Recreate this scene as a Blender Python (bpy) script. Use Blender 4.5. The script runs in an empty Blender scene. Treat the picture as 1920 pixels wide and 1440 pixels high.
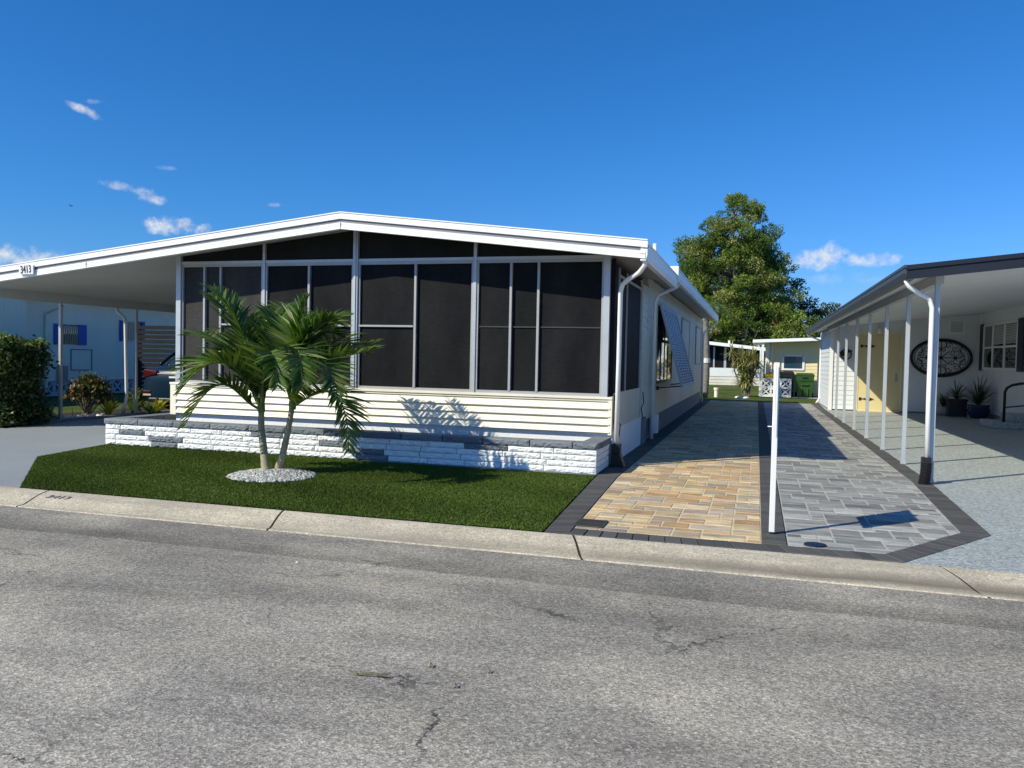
import bpy, math, random
import numpy as np
from mathutils import Vector, Matrix

S = 0.82                      # survey unit -> metres
rnd = random.Random(7)
rng = np.random.default_rng(11)
scene = bpy.context.scene
col = scene.collection
U = lambda a, b: rnd.uniform(a, b)

# ------------------------------------------------------------------ helpers
def tag(o, label=None, cat=None, group=None, kind=None):
    if label: o['label'] = label
    if cat: o['category'] = cat
    if group: o['group'] = group
    if kind: o['kind'] = kind
    return o

def empty(name, loc, label, cat, group=None):
    o = bpy.data.objects.new(name, None)
    o.empty_display_size = 0.1
    col.objects.link(o)
    o.location = [c * S for c in loc]
    return tag(o, label, cat, group)

def world_loc(o):
    v = Vector((0, 0, 0))
    while o is not None:
        v = v + o.location
        o = o.parent
    return v

def finish(name, me, mat, parent, smooth=False, bevel=0.0):
    if isinstance(mat, (list, tuple)):
        for m_ in mat: me.materials.append(m_)
    else:
        me.materials.append(mat)
    if smooth:
        me.polygons.foreach_set('use_smooth', [True] * len(me.polygons))
    o = bpy.data.objects.new(name, me)
    col.objects.link(o)
    if parent is not None: o.parent = parent
    if bevel:
        b = o.modifiers.new('Bevel', 'BEVEL'); b.width = bevel; b.segments = 2
        b.limit_method = 'ANGLE'; b.angle_limit = math.radians(40)
    return o

class MB:
    def __init__(s):
        s.v, s.f, s.c, s.mi = [], [], [], []
        s.col = None; s.mat = 0
    def face(s, pts, col=None):
        n = len(s.v); s.v.extend([tuple(p) for p in pts]); s.f.append(tuple(range(n, n + len(pts))))
        s.c.append(col or s.col); s.mi.append(s.mat)
    def add(s, vs, fs, col=None):
        n = len(s.v); s.v.extend([tuple(p) for p in vs])
        for f in fs:
            s.f.append(tuple(i + n for i in f)); s.c.append(col or s.col); s.mi.append(s.mat)
    def hexa(s, p, col=None):       # p: 4 bottom (ccw seen from above) then 4 top
        s.add(p, [(3, 2, 1, 0), (4, 5, 6, 7), (0, 1, 5, 4), (1, 2, 6, 5), (2, 3, 7, 6), (3, 0, 4, 7)], col)
    def box(s, x0, x1, y0, y1, z0, z1, col=None):
        if x0 > x1: x0, x1 = x1, x0
        if y0 > y1: y0, y1 = y1, y0
        s.hexa([(x0, y0, z0), (x1, y0, z0), (x1, y1, z0), (x0, y1, z0), (x0, y0, z1), (x1, y0, z1), (x1, y1, z1), (x0, y1, z1)], col)
    def bar(s, a, b, w, h, up=(0, 0, 1), col=None):   # box section along a->b
        a, b = Vector(a), Vector(b); d = (b - a).normalized(); up = Vector(up)
        r = d.cross(up)
        if r.length < 1e-4: r = d.cross(Vector((1, 0, 0)))
        r.normalize(); u = r.cross(d).normalized()
        r *= w / 2; u *= h / 2
        s.hexa([a - r - u, a + r - u, b + r - u, b - r - u, a - r + u, a + r + u, b + r + u, b - r + u], col)
    def prism(s, poly, axis, lo, hi, col=None):       # poly in the two other axes (x,z for axis y; y,z for x; x,y for z)
        def P(a, b, t):
            return {'y': (a, t, b), 'x': (t, a, b), 'z': (a, b, t)}[axis]
        n = len(poly)
        vs = [P(a, b, lo) for a, b in poly] + [P(a, b, hi) for a, b in poly]
        fs = [tuple(range(n)), tuple(range(2 * n - 1, n - 1, -1))]
        for i in range(n):
            j = (i + 1) % n; fs.append((i, i + n, j + n, j))
        s.add(vs, fs, col)
    def tube(s, pts, rad, n=8, cap=True, col=None, sx=1.0):
        pts = [Vector(p) for p in pts]
        if not isinstance(rad, (list, tuple)): rad = [rad] * len(pts)
        base = len(s.v); t0 = (pts[1] - pts[0]).normalized()
        ref = Vector((0, 0, 1)) if abs(t0.z) < .9 else Vector((1, 0, 0))
        r = t0.cross(ref).normalized()
        for i, p in enumerate(pts):
            if i == 0: t = pts[1] - p
            elif i == len(pts) - 1: t = p - pts[i - 1]
            else: t = (pts[i + 1] - p).normalized() + (p - pts[i - 1]).normalized()
            t.normalize(); r = (r - t * r.dot(t)).normalized(); q = t.cross(r)
            for k in range(n):
                a = 2 * math.pi * k / n
                s.v.append(tuple(p + r * (math.cos(a) * rad[i]) + q * (math.sin(a) * rad[i] * sx)))
        for i in range(len(pts) - 1):
            for k in range(n):
                k2 = (k + 1) % n
                s.f.append((base + i * n + k, base + i * n + k2, base + (i + 1) * n + k2, base + (i + 1) * n + k)); s.c.append(col or s.col); s.mi.append(s.mat)
        if cap:
            s.f.append(tuple(base + k for k in range(n - 1, -1, -1))); s.c.append(col or s.col); s.mi.append(s.mat)
            e = base + (len(pts) - 1) * n
            s.f.append(tuple(e + k for k in range(n))); s.c.append(col or s.col); s.mi.append(s.mat)
    def build(s, name, mat, parent=None, smooth=False, bevel=0.0, loc=None, recalc=True):
        off = world_loc(parent) if parent is not None else (Vector([c * S for c in loc]) if loc else Vector((0, 0, 0)))
        me = bpy.data.meshes.new(name)
        me.from_pydata([(p[0] * S - off.x, p[1] * S - off.y, p[2] * S - off.z) for p in s.v], [], s.f)
        if any(s.mi): me.polygons.foreach_set('material_index', s.mi)
        if any(c is not None for c in s.c):
            at = me.color_attributes.new('Col', 'FLOAT_COLOR', 'CORNER')
            buf = []
            for f, c in zip(s.f, s.c):
                c = c or (1, 1, 1)
                buf.extend([c[0], c[1], c[2], 1.0] * len(f))
            at.data.foreach_set('color', buf)
        if recalc:
            import bmesh
            bm = bmesh.new(); bm.from_mesh(me); bmesh.ops.recalc_face_normals(bm, faces=bm.faces); bm.to_mesh(me); bm.free()
        me.update()
        o = finish(name, me, mat, parent, smooth, bevel)
        if loc and parent is None: o.location = [c * S for c in loc]
        return o

def np_mesh(name, verts, faces_per, mat, parent=None, colors=None, loc=None, smooth=False):
    """verts (N,k,3): N separate faces of k corners each, in survey units; colors (N,3)"""
    N, k, _ = verts.shape
    off = world_loc(parent) if parent is not None else (Vector([c * S for c in loc]) if loc else Vector((0, 0, 0)))
    me = bpy.data.meshes.new(name)
    V = verts.reshape(-1, 3) * S - np.array(off)[None]
    me.vertices.add(N * k); me.vertices.foreach_set('co', V.astype(np.float32).ravel())
    me.loops.add(N * k); me.loops.foreach_set('vertex_index', np.arange(N * k, dtype=np.int32))
    me.polygons.add(N); me.polygons.foreach_set('loop_start', np.arange(0, N * k, k, dtype=np.int32))
    me.polygons.foreach_set('loop_total', np.full(N, k, dtype=np.int32))
    if colors is not None:
        at = me.color_attributes.new('Col', 'FLOAT_COLOR', 'CORNER')
        c = np.concatenate([colors, np.ones((N, 1))], 1)
        at.data.foreach_set('color', np.repeat(c, k, axis=0).astype(np.float32).ravel())
    me.update(calc_edges=True); me.validate()
    o = finish(name, me, mat, parent, smooth)
    if loc and parent is None: o.location = [c * S for c in loc]
    return o

def leaf_quads(P, size, up=0.3, aspect=0.45, out=None):
    """diamond leaves at points P (N,3)"""
    N = len(P)
    d = rng.normal(size=(N, 3))
    if out is not None: d = d * .8 + out * 1.0
    d[:, 2] += up * rng.normal(size=N); d /= np.linalg.norm(d, axis=1)[:, None]
    w = rng.normal(size=(N, 3)); w -= d * (w * d).sum(1)[:, None]; w /= np.linalg.norm(w, axis=1)[:, None]
    n = np.cross(d, w)
    L = (size * rng.uniform(.7, 1.3, N))[:, None] if np.ndim(size) == 0 else size[:, None]
    a = P - d * L * .5; b = P + w * L * aspect * .5 + n * L * .06; c = P + d * L * .5; e = P - w * L * aspect * .5 + n * L * .06
    return np.stack([a, b, c, e], 1)

# ------------------------------------------------------------------ materials
def new_mat(name):
    m = bpy.data.materials.new(name); m.use_nodes = True
    nt = m.node_tree; b = nt.nodes['Principled BSDF']
    return m, nt, b

def N(nt, t, **k):
    n = nt.nodes.new(t)
    for a, v in k.items():
        if a in n.inputs: n.inputs[a].default_value = v
        else: setattr(n, a, v)
    return n

def coords(nt, scale=(1, 1, 1)):
    g = nt.nodes.new('ShaderNodeNewGeometry')
    mp = nt.nodes.new('ShaderNodeMapping'); mp.inputs['Scale'].default_value = scale
    nt.links.new(g.outputs['Position'], mp.inputs['Vector'])
    return mp.outputs['Vector']

def noise(nt, vec, scale, detail=4, rough=.55):
    n = N(nt, 'ShaderNodeTexNoise'); n.inputs['Scale'].default_value = scale; n.inputs['Detail'].default_value = detail
    n.inputs['Roughness'].default_value = rough
    nt.links.new(vec, n.inputs['Vector']); return n.outputs['Fac']

def ramp(nt, fac, stops):
    r = nt.nodes.new('ShaderNodeValToRGB'); e = r.color_ramp.elements
    while len(e) > 1: e.remove(e[-1])
    for k, (p, c) in enumerate(stops):
        if k == 0: el = e[0]; el.position = p
        else: el = e.new(p)
        el.color = (c, c, c, 1) if isinstance(c, (int, float)) else (*c, 1)
    nt.links.new(fac, r.inputs['Fac']); return r.outputs['Color']

def mix(nt, fac, a, b, mode='MIX'):
    n = nt.nodes.new('ShaderNodeMix'); n.data_type = 'RGBA'; n.blend_type = mode
    for k, v in ((0, fac), (6, a), (7, b)):
        sock = n.inputs[k]
        if isinstance(v, (int, float)): sock.default_value = v if k == 0 else (v, v, v, 1)
        elif isinstance(v, tuple): sock.default_value = (*v, 1)
        else: nt.links.new(v, sock)
    return n.outputs[2]

def bump(nt, b, h, strength=.3, dist=.01):
    n = nt.nodes.new('ShaderNodeBump'); n.inputs['Strength'].default_value = strength; n.inputs['Distance'].default_value = dist
    nt.links.new(h, n.inputs['Height']); nt.links.new(n.outputs['Normal'], b.inputs['Normal'])

def mat(name, c, rough=.55, var=.1, scale=3, fine=60, bmp=0.0, metallic=0, spec=.35, attr=False, streak=None, grime=0.0):
    m, nt, b = new_mat(name)
    v = coords(nt, streak or (1, 1, 1))
    n1 = noise(nt, v, scale, 5); n2 = noise(nt, v, fine, 3)
    base = c
    if attr:
        a = nt.nodes.new('ShaderNodeAttribute'); a.attribute_name = 'Col'; base = a.outputs['Color']
    f = ramp(nt, n1, [(.25, 1 - var), (.75, 1 + var)])
    f2 = ramp(nt, n2, [(.3, 1 - var * .6), (.7, 1 + var * .6)])
    cc = mix(nt, 1.0, base, f, 'MULTIPLY'); cc = mix(nt, 1.0, cc, f2, 'MULTIPLY')
    if grime:
        g = ramp(nt, noise(nt, coords(nt, (1, 1, .35)), 2.2, 6, .7), [(.5, 0.0), (.8, grime)])
        cc = mix(nt, g, cc, mix(nt, 1.0, cc, (.55, .5, .42), 'MULTIPLY'))
    nt.links.new(cc, b.inputs['Base Color'])
    b.inputs['Roughness'].default_value = rough; b.inputs['Metallic'].default_value = metallic
    b.inputs['Specular IOR Level'].default_value = spec
    if bmp: bump(nt, b, n2, bmp, .01)
    return m

def leaf_mat(name, rough=.45, trans=.25, tint=(1, 1, 1), spec=.35):
    m, nt, b = new_mat(name)
    a = nt.nodes.new('ShaderNodeAttribute'); a.attribute_name = 'Col'
    c = mix(nt, 1.0, a.outputs['Color'], tint, 'MULTIPLY')
    nt.links.new(c, b.inputs['Base Color']); b.inputs['Roughness'].default_value = rough
    b.inputs['Specular IOR Level'].default_value = spec
    t = nt.nodes.new('ShaderNodeBsdfTranslucent'); c2 = mix(nt, 1.0, c, (1.5, 1.7, .6), 'MULTIPLY'); nt.links.new(c2, t.inputs['Color'])
    ms = nt.nodes.new('ShaderNodeMixShader'); ms.inputs[0].default_value = trans
    nt.links.new(b.outputs[0], ms.inputs[1]); nt.links.new(t.outputs[0], ms.inputs[2])
    nt.links.new(ms.outputs[0], nt.nodes['Material Output'].inputs['Surface'])
    return m

M = {}
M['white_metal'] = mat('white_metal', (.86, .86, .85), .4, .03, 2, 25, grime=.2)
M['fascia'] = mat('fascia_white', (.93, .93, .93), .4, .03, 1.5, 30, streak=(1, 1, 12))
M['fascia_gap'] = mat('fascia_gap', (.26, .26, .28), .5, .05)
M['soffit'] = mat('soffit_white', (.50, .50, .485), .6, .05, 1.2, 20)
M['alu'] = mat('aluminium_frame', (.50, .53, .57), .42, .06, 4, 60, metallic=.25)
M['alu_dark'] = mat('aluminium_dull', (.42, .42, .43), .5, .08, 4, 60, metallic=.2)
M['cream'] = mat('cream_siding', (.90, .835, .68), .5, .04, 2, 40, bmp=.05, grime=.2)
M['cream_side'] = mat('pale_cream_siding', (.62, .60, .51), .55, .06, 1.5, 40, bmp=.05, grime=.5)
M['stucco'] = mat('white_stucco', (.86, .87, .88), .8, .05, 3, 70, bmp=.6, grime=.2)
M['skirt_grey'] = mat('grey_block_skirt', (.19, .22, .25), .8, .12, 3, 50, bmp=.4)
M['white_siding'] = mat('white_siding', (.76, .78, .80), .5, .03, 1.5, 40, grime=.15)
M['yellow_siding'] = mat('yellow_siding', (.82, .70, .42), .55, .04, 1.5, 40, grime=.15)
M['navy'] = mat('navy_fascia', (.022, .027, .042), .45, .1, 2, 30, spec=.2)
M['navy_gutter'] = mat('slate_gutter', (.062, .074, .09), .45, .08, 2, 30, spec=.2)
M['door'] = mat('yellow_door', (.72, .60, .33), .5, .05, 2, 40)
M['black'] = mat('black_metal', (.012, .012, .015), .45, .2, 5, 60)
M['black_plastic'] = mat('black_plastic', (.02, .02, .022), .4, .2, 5, 60)
M['green_plastic'] = mat('green_plastic', (.035, .095, .025), .45, .12, 4, 50)
M['yellow_plastic'] = mat('yellow_plastic', (.75, .45, .02), .4, .08, 4, 50)
M['blue_paint'] = mat('blue_shutter', (.01, .09, .42), .5, .06)
M['blue_siding'] = mat('pale_blue_siding', (.74, .73, .63), .55, .05, 1.2, 30, grime=.2)
M['slat'] = mat('grey_fence_slat', (.027, .028, .030), .8, .2, 2, 50, spec=.05, streak=(1, 1, 8))
M['soil'] = mat('soil', (.035, .026, .018), .95, .4, 4, 60, bmp=.6)
M['mulch'] = M['soil']
M['plain_white'] = mat('white_paint', (.80, .80, .80), .45, .02)
M['concrete_curb'] = None
M['trunk'] = mat('palm_trunk', (.36, .32, .20), .8, .25, 6, 60, bmp=.5, streak=(1, 1, 6))
M['shaft'] = mat('crownshaft_green', (.13, .19, .06), .45, .2, 8, 50, streak=(1, 1, .4))
M['bark'] = mat('tree_bark', (.20, .17, .14), .9, .3, 4, 30, bmp=.5)
M['grey_bark'] = mat('grey_palm_bark', (.22, .20, .18), .9, .3, 4, 30, bmp=.5, streak=(1, 1, 5))
M['leaf'] = leaf_mat('leaf', .42, .22, spec=.4)
M['leaf_gloss'] = leaf_mat('palm_leaf', .42, .2, spec=.28)
M['leaf_tree'] = leaf_mat('tree_leaf', .5, .25, spec=.25)
M['paver'] = None
M['car_paint'] = mat('blue_car_paint', (.006, .020, .042), .25, .03, spec=.25)
M['tail_red'] = mat('tail_light_red', (.06, .002, .003), .2, .1, spec=.2)
M['tyre'] = mat('tyre', (.015, .015, .015), .8, .2)
M['blue_pot'] = mat('blue_glazed_pot', (.012, .025, .07), .25, .1)
M['decal'] = mat('dark_numeral', (.05, .05, .06), .5, .05)
M['orange'] = mat('terracotta', (.4, .16, .1), .7, .1)

def screen_mat(name, lo, hi):
    m, nt, b = new_mat(name)
    v = coords(nt, (1, 1, .35)); n1 = noise(nt, v, 2.5, 5, .6); n2 = noise(nt, coords(nt, (1, 1, 6)), 14, 3)
    c = ramp(nt, n1, [(.3, lo), (.75, hi)])
    c = mix(nt, 1.0, c, ramp(nt, n2, [(.3, .85), (.7, 1.15)]), 'MULTIPLY')
    nt.links.new(c, b.inputs['Base Color']); b.inputs['Roughness'].default_value = .65; b.inputs['Specular IOR Level'].default_value = .06
    return m
M['screen'] = screen_mat('dark_screen', (.0085, .0088, .0105), (.0225, .0228, .025))  # uneven tone suggests streaks and wavy reflections, put into the colour
M['screen_light'] = screen_mat('screen_lit_ceiling_tone', (.040, .040, .040), (.065, .064, .060))  # paler tone paints in the sky-lit carport ceiling seen through the screen
M['screen_up'] = screen_mat('gable_screen', (.016, .016, .0165), (.026, .026, .025))

def glass_mat(name, c=(.01, .015, .02), rough=.03, spec=.9):
    m, nt, b = new_mat(name)
    b.inputs['Base Color'].default_value = (*c, 1); b.inputs['Roughness'].default_value = rough
    b.inputs['Specular IOR Level'].default_value = spec; b.inputs['Coat Weight'].default_value = .6; b.inputs['Coat Roughness'].default_value = .02
    n = noise(nt, coords(nt), 3, 2); bump(nt, b, n, .04, .02)
    return m
M['glass'] = glass_mat('window_glass')
M['glass_mirror'] = glass_mat('mirror_glass', (.02, .025, .03), .02, 1.0)

# asphalt
def asphalt():
    m, nt, b = new_mat('asphalt')
    v = coords(nt)
    big = noise(nt, v, .55, 5, .6)
    st = noise(nt, coords(nt, (.22, 1.5, 1)), 1.3, 5, .62)
    base = ramp(nt, big, [(.28, (.29, .266, .236)), (.50, (.405, .370, .318)), (.72, (.59, .532, .436))])
    base = mix(nt, 1.0, base, ramp(nt, st, [(.30, .80), (.52, 1.0), (.74, 1.12)]), 'MULTIPLY')
    # lighter, more weathered near the middle of the road, darker band along the gutter
    sep = nt.nodes.new('ShaderNodeSeparateXYZ'); nt.links.new(v, sep.inputs[0])
    wob = nt.nodes.new('ShaderNodeMath'); wob.operation = 'MULTIPLY_ADD'
    nt.links.new(noise(nt, coords(nt, (.5, .5, 1)), 1.1, 4, .6), wob.inputs[0]); wob.inputs[1].default_value = 1.6; nt.links.new(sep.outputs['Y'], wob.inputs[2])
    mr = nt.nodes.new('ShaderNodeMapRange'); nt.links.new(wob.outputs[0], mr.inputs[0])
    mr.inputs[1].default_value = 1.5; mr.inputs[2].default_value = 7.0
    band = ramp(nt, mr.outputs[0], [(0.0, 1.10), (.30, 1.06), (.48, .88), (.62, .82), (.76, .72), (.88, .84), (1.0, .86)])
    base = mix(nt, 1.0, base, band, 'MULTIPLY')
    w2 = nt.nodes.new('ShaderNodeMath'); w2.operation = 'MULTIPLY_ADD'
    nt.links.new(noise(nt, coords(nt, (.5, .5, 1)), .8, 6, .6), w2.inputs[0]); w2.inputs[1].default_value = .30; nt.links.new(sep.outputs['Y'], w2.inputs[2])
    mr2 = nt.nodes.new('ShaderNodeMapRange'); nt.links.new(w2.outputs[0], mr2.inputs[0]); mr2.inputs[1].default_value = 4.6; mr2.inputs[2].default_value = 5.5
    base = mix(nt, 1.0, base, ramp(nt, mr2.outputs[0], [(0, 1.0), (.30, 1.06), (.335, .70), (.50, .80), (.68, 1.0)]), 'MULTIPLY')
    # purplish dark and pale dusty mottling
    mo = noise(nt, coords(nt, (.6, 1.2, 1)), 1.7, 6, .68)
    base = mix(nt, 1.0, base, ramp(nt, mo, [(.32, (.80, .775, .79)), (.5, (1, 1, 1)), (.70, (1.16, 1.14, 1.08))]), 'MULTIPLY')
    # aggregate
    vo = N(nt, 'ShaderNodeTexVoronoi'); vo.inputs['Scale'].default_value = 125; vo.inputs['Randomness'].default_value = 1
    nt.links.new(v, vo.inputs['Vector'])
    sepc = nt.nodes.new('ShaderNodeSeparateColor'); nt.links.new(vo.outputs['Color'], sepc.inputs[0])
    ag = ramp(nt, sepc.outputs[0], [(0.0, .42), (.40, .82), (.72, 1.10), (.90, 1.45), (1.0, 1.75)])
    base = mix(nt, .80, base, mix(nt, 1.0, base, ag, 'MULTIPLY'))
    f2 = noise(nt, v, 38, 4, .7)
    base = mix(nt, 1.0, base, ramp(nt, f2, [(.3, .74), (.7, 1.26)]), 'MULTIPLY')
    # sandy stains
    sn = ramp(nt, noise(nt, coords(nt, (.45, 1.2, 1)), 1.9, 3, .5), [(.66, 0.0), (.76, .55)])
    base = mix(nt, sn, base, (.36, .33, .27))
    # hairline cracks
    dv = nt.nodes.new('ShaderNodeVectorMath'); dv.operation = 'MULTIPLY_ADD'
    nz = N(nt, 'ShaderNodeTexNoise'); nz.inputs['Scale'].default_value = 3.0; nz.inputs['Detail'].default_value = 6; nz.inputs['Roughness'].default_value = .7
    nt.links.new(v, nz.inputs['Vector'])
    nt.links.new(nz.outputs['Color'], dv.inputs[0]); dv.inputs[1].default_value = (.55, .55, 0); nt.links.new(v, dv.inputs[2])
    v2 = N(nt, 'ShaderNodeTexVoronoi', feature='DISTANCE_TO_EDGE'); v2.inputs['Scale'].default_value = .75; nt.links.new(dv.outputs[0], v2.inputs['Vector'])
    cr = ramp(nt, v2.outputs['Distance'], [(0.0, 1.0), (.003, .85), (.0075, 0.0)])
    mk = ramp(nt, noise(nt, v, .9, 3), [(.48, 0.0), (.60, 1.0)])
    crm = mix(nt, 1.0, cr, mk, 'MULTIPLY')
    base = mix(nt, crm, base, (.05, .047, .043))
    nt.links.new(base, b.inputs['Base Color'])
    b.inputs['Roughness'].default_value = .85; b.inputs['Specular IOR Level'].default_value = .25
    h = mix(nt, .5, vo.outputs['Distance'], f2)
    bump(nt, b, h, .55, .006)
    return m
M['asphalt'] = asphalt()

def speckle(name, c, lo=.7, hi=1.35, scale=140, var=.14, big=.8, rough=.85, tint=None):
    m, nt, b = new_mat(name); v = coords(nt)
    vo = N(nt, 'ShaderNodeTexVoronoi'); vo.inputs['Scale'].default_value = scale; nt.links.new(v, vo.inputs['Vector'])
    sc = nt.nodes.new('ShaderNodeSeparateColor'); nt.links.new(vo.outputs['Color'], sc.inputs[0])
    k = ramp(nt, sc.outputs[0], [(0, lo), (.5, 1.0), (1, hi)])
    base = mix(nt, 1.0, c, k, 'MULTIPLY')
    base = mix(nt, 1.0, base, ramp(nt, noise(nt, v, big, 6, .65), [(.3, 1 - var), (.7, 1 + var)]), 'MULTIPLY')
    base = mix(nt, 1.0, base, ramp(nt, noise(nt, v, 22, 4, .7), [(.3, 1 - var * .7), (.7, 1 + var * .7)]), 'MULTIPLY')
    if tint:
        base = mix(nt, ramp(nt, noise(nt, coords(nt, (.3, 2.5, 1)), 1.2, 5, .65), [(.48, 0.0), (.7, .75)]), base, tint)
    if name == 'curb_concrete':
        sp = nt.nodes.new('ShaderNodeSeparateXYZ'); nt.links.new(v, sp.inputs[0])
        wv = nt.nodes.new('ShaderNodeMath'); wv.operation = 'MULTIPLY_ADD'; nt.links.new(noise(nt, coords(nt, (.6, 1, 1)), 2.5, 5, .6), wv.inputs[0]); wv.inputs[1].default_value = .10; nt.links.new(sp.outputs['Y'], wv.inputs[2])
        mr = nt.nodes.new('ShaderNodeMapRange'); nt.links.new(wv.outputs[0], mr.inputs[0]); mr.inputs[1].default_value = 5.36; mr.inputs[2].default_value = 5.94
        gl = ramp(nt, mr.outputs[0], [(.0, .0), (.17, .0), (.27, .55), (.36, 1.0), (.45, .8), (.60, .2), (.8, .0)])
        mx = nt.nodes.new('ShaderNodeMapRange'); nt.links.new(sp.outputs['X'], mx.inputs[0]); mx.inputs[1].default_value = -3.5; mx.inputs[2].default_value = .6; mx.inputs[3].default_value = .15; mx.inputs[4].default_value = 1.0
        gm = mix(nt, 1.0, gl, mx.outputs[0], 'MULTIPLY')
        base = mix(nt, gm, base, (.19, .165, .13))
    nt.links.new(base, b.inputs['Base Color']); b.inputs['Roughness'].default_value = rough; b.inputs['Specular IOR Level'].default_value = .25
    bump(nt, b, sc.outputs[0], .35, .004)
    return m
M['curb'] = speckle('curb_concrete', (.58, .51, .39), .66, 1.3, 110, .2, 1.6, tint=(.33, .30, .25))
M['drive_blue'] = speckle('blue_grey_concrete', (.31, .335, .35), .93, 1.07, 130, .09, .9, rough=.6)
M['drive_right'] = speckle('speckled_grey_coating', (.37, .40, .395), .60, 1.4, 62, .05, .9, rough=.6)
M['paver'] = mat('paver_stone', (1, 1, 1), .8, .34, 6, 70, bmp=.25, attr=True, streak=(.8, 2.0, 1))
M['border'] = mat('charcoal_paver', (1, 1, 1), .8, .1, 5, 80, bmp=.3, attr=True)
M['joint'] = mat('joint_sand', (.64, .52, .35), .9, .15, 8, 80)
M['joint_grey'] = mat('joint_sand_grey', (.43, .42, .39), .9, .15, 8, 80)
M['stone'] = mat('split_stone', (1, 1, 1), .8, .05, 8, 60, bmp=.5, attr=True)
M['pebble'] = mat('pebble', (1, 1, 1), .7, .1, 30, 90, attr=True)
M['turf_base'] = mat('turf_base', (.035, .06, .012), .9, .25, 3, 120)
M['turf'] = leaf_mat('turf_blade', .6, .15, spec=.15)

def yard():
    m, nt, b = new_mat('yard_grass'); v = coords(nt)
    c = ramp(nt, noise(nt, v, .5, 6, .7), [(.3, (.055, .085, .02)), (.55, (.11, .14, .035)), (.75, (.17, .16, .06))])
    c = mix(nt, 1.0, c, ramp(nt, noise(nt, v, 30, 4, .8), [(.3, .55), (.7, 1.35)]), 'MULTIPLY')
    nt.links.new(c, b.inputs['Base Color']); b.inputs['Roughness'].default_value = .95; b.inputs['Specular IOR Level'].default_value = .1
    bump(nt, b, noise(nt, v, 60, 4, .8), .8, .03)
    return m
M['yard'] = yard()

# ------------------------------------------------------------------ geometry generators
def lap(mb, A, B, nrm, z0, z1, n, out=.018, col=None):
    """lap siding boards from A to B (xy), outward normal nrm"""
    h = (z1 - z0) / n
    for i in range(n):
        a, b = z0 + i * h, z0 + (i + 1) * h
        P = lambda q, o, z: (q[0] + nrm[0] * o, q[1] + nrm[1] * o, z)
        mb.face([P(A, out, a), P(B, out, a), P(B, .003, b), P(A, .003, b)], col)
        mb.face([P(A, 0, a), P(B, 0, a), P(B, out, a), P(A, out, a)], col)
        mb.face([P(A, 0, a), P(A, out, a), P(A, .003, b)], col); mb.face([P(B, 0, a), P(B, out, a), P(B, .003, b)], col)

def text_mesh(body, h, weight=0):
    cu = bpy.data.curves.new('numeral_outline', 'FONT'); cu.body = body; cu.size = h * 1.42 * S; cu.extrude = .004; cu.offset = weight
    cu.align_x = 'CENTER'; cu.align_y = 'CENTER'
    o = bpy.data.objects.new('numeral_outline', cu); col.objects.link(o)
    bpy.context.view_layer.update()
    me = bpy.data.meshes.new_from_object(o.evaluated_get(bpy.context.evaluated_depsgraph_get()))
    bpy.data.objects.remove(o); bpy.data.curves.remove(cu)
    me.name = 'numeral'
    return me

def rough_block(mb, o, u, n, L, D, z0, z1, c, amp=.03):
    """split-faced stone: o = front corner (x,y), u along, n outward, L length, D depth back"""
    nx = max(5, int(L / .034)); nz = 4
    P = lambda a, d, z: (o[0] + u[0] * a + n[0] * d, o[1] + u[1] * a + n[1] * d, z)
    vs = []; ph = U(0, 9)
    for j in range(nz + 1):
        for i in range(nx + 1):
            e = (i in (0, nx)) or (j in (0, nz))
            d = U(0, amp * .25) if e else amp * (.35 + .35 * math.sin(i * 1.1 + ph + j) * U(.3, 1) + U(0, .65))
            vs.append(P(L * i / nx + (0 if i in (0, nx) else U(-.012, .012)), d, z0 + (z1 - z0) * j / nz + (0 if j in (0, nz) else U(-.006, .006))))
    fs = []
    for j in range(nz):
        for i in range(nx):
            k = j * (nx + 1) + i
            if rnd.random() < .5: fs += [(k, k + 1, k + nx + 2), (k, k + nx + 2, k + nx + 1)]
            else: fs += [(k, k + 1, k + nx + 1), (k + 1, k + nx + 2, k + nx + 1)]
    mb.add(vs, fs, c)
    mb.hexa([P(0, 0, z0), P(L, 0, z0), P(L, -D, z0), P(0, -D, z0), P(0, 0, z1), P(L, 0, z1), P(L, -D, z1), P(0, -D, z1)], c)

def paver_field(mb, inside, x0, x1, y0, y1, cell, cols, zt=0.0, gap=.0055):
    nx = int((x1 - x0) / cell); ny = int((y1 - y0) / cell)
    cx = (x1 - x0) / nx; cy = (y1 - y0) / ny
    used = np.zeros((nx, ny), bool)
    sizes = [(2, 2), (2, 2), (2, 1), (2, 1), (3, 2), (3, 2), (1, 1), (3, 1)]
    for j in range(ny):
        for i in range(nx):
            if used[i, j]: continue
            opts = sizes[:]; rnd.shuffle(opts)
            for (a, b) in opts + [(1, 1)]:
                if i + a <= nx and j + b <= ny and not used[i:i + a, j:j + b].any(): break
            used[i:i + a, j:j + b] = True
            X0, X1, Y0, Y1 = x0 + i * cx + gap, x0 + (i + a) * cx - gap, y0 + j * cy + gap, y0 + (j + b) * cy - gap
            xa, xb = max(X0, inside(Y0)[0] + gap), max(X0, inside(Y1)[0] + gap); xc, xd = min(X1, inside(Y1)[1] - gap), min(X1, inside(Y0)[1] - gap)
            if xd - xa < .035 or xc - xb < .035: continue
            base = rnd.choice(cols); k = U(.74, 1.12); c = tuple(q * k for q in base)
            z = zt + U(-.0015, .0015); e = .006
            vs = [(xa, Y0, z - .009), (xd, Y0, z - .009), (xc, Y1, z - .009), (xb, Y1, z - .009), (xa + e, Y0 + e, z), (xd - e, Y0 + e, z), (xc - e, Y1 - e, z), (xb + e, Y1 - e, z)]
            mb.add(vs, [(4, 5, 6, 7), (0, 1, 5, 4), (1, 2, 6, 5), (2, 3, 7, 6), (3, 0, 4, 7)], c)

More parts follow.
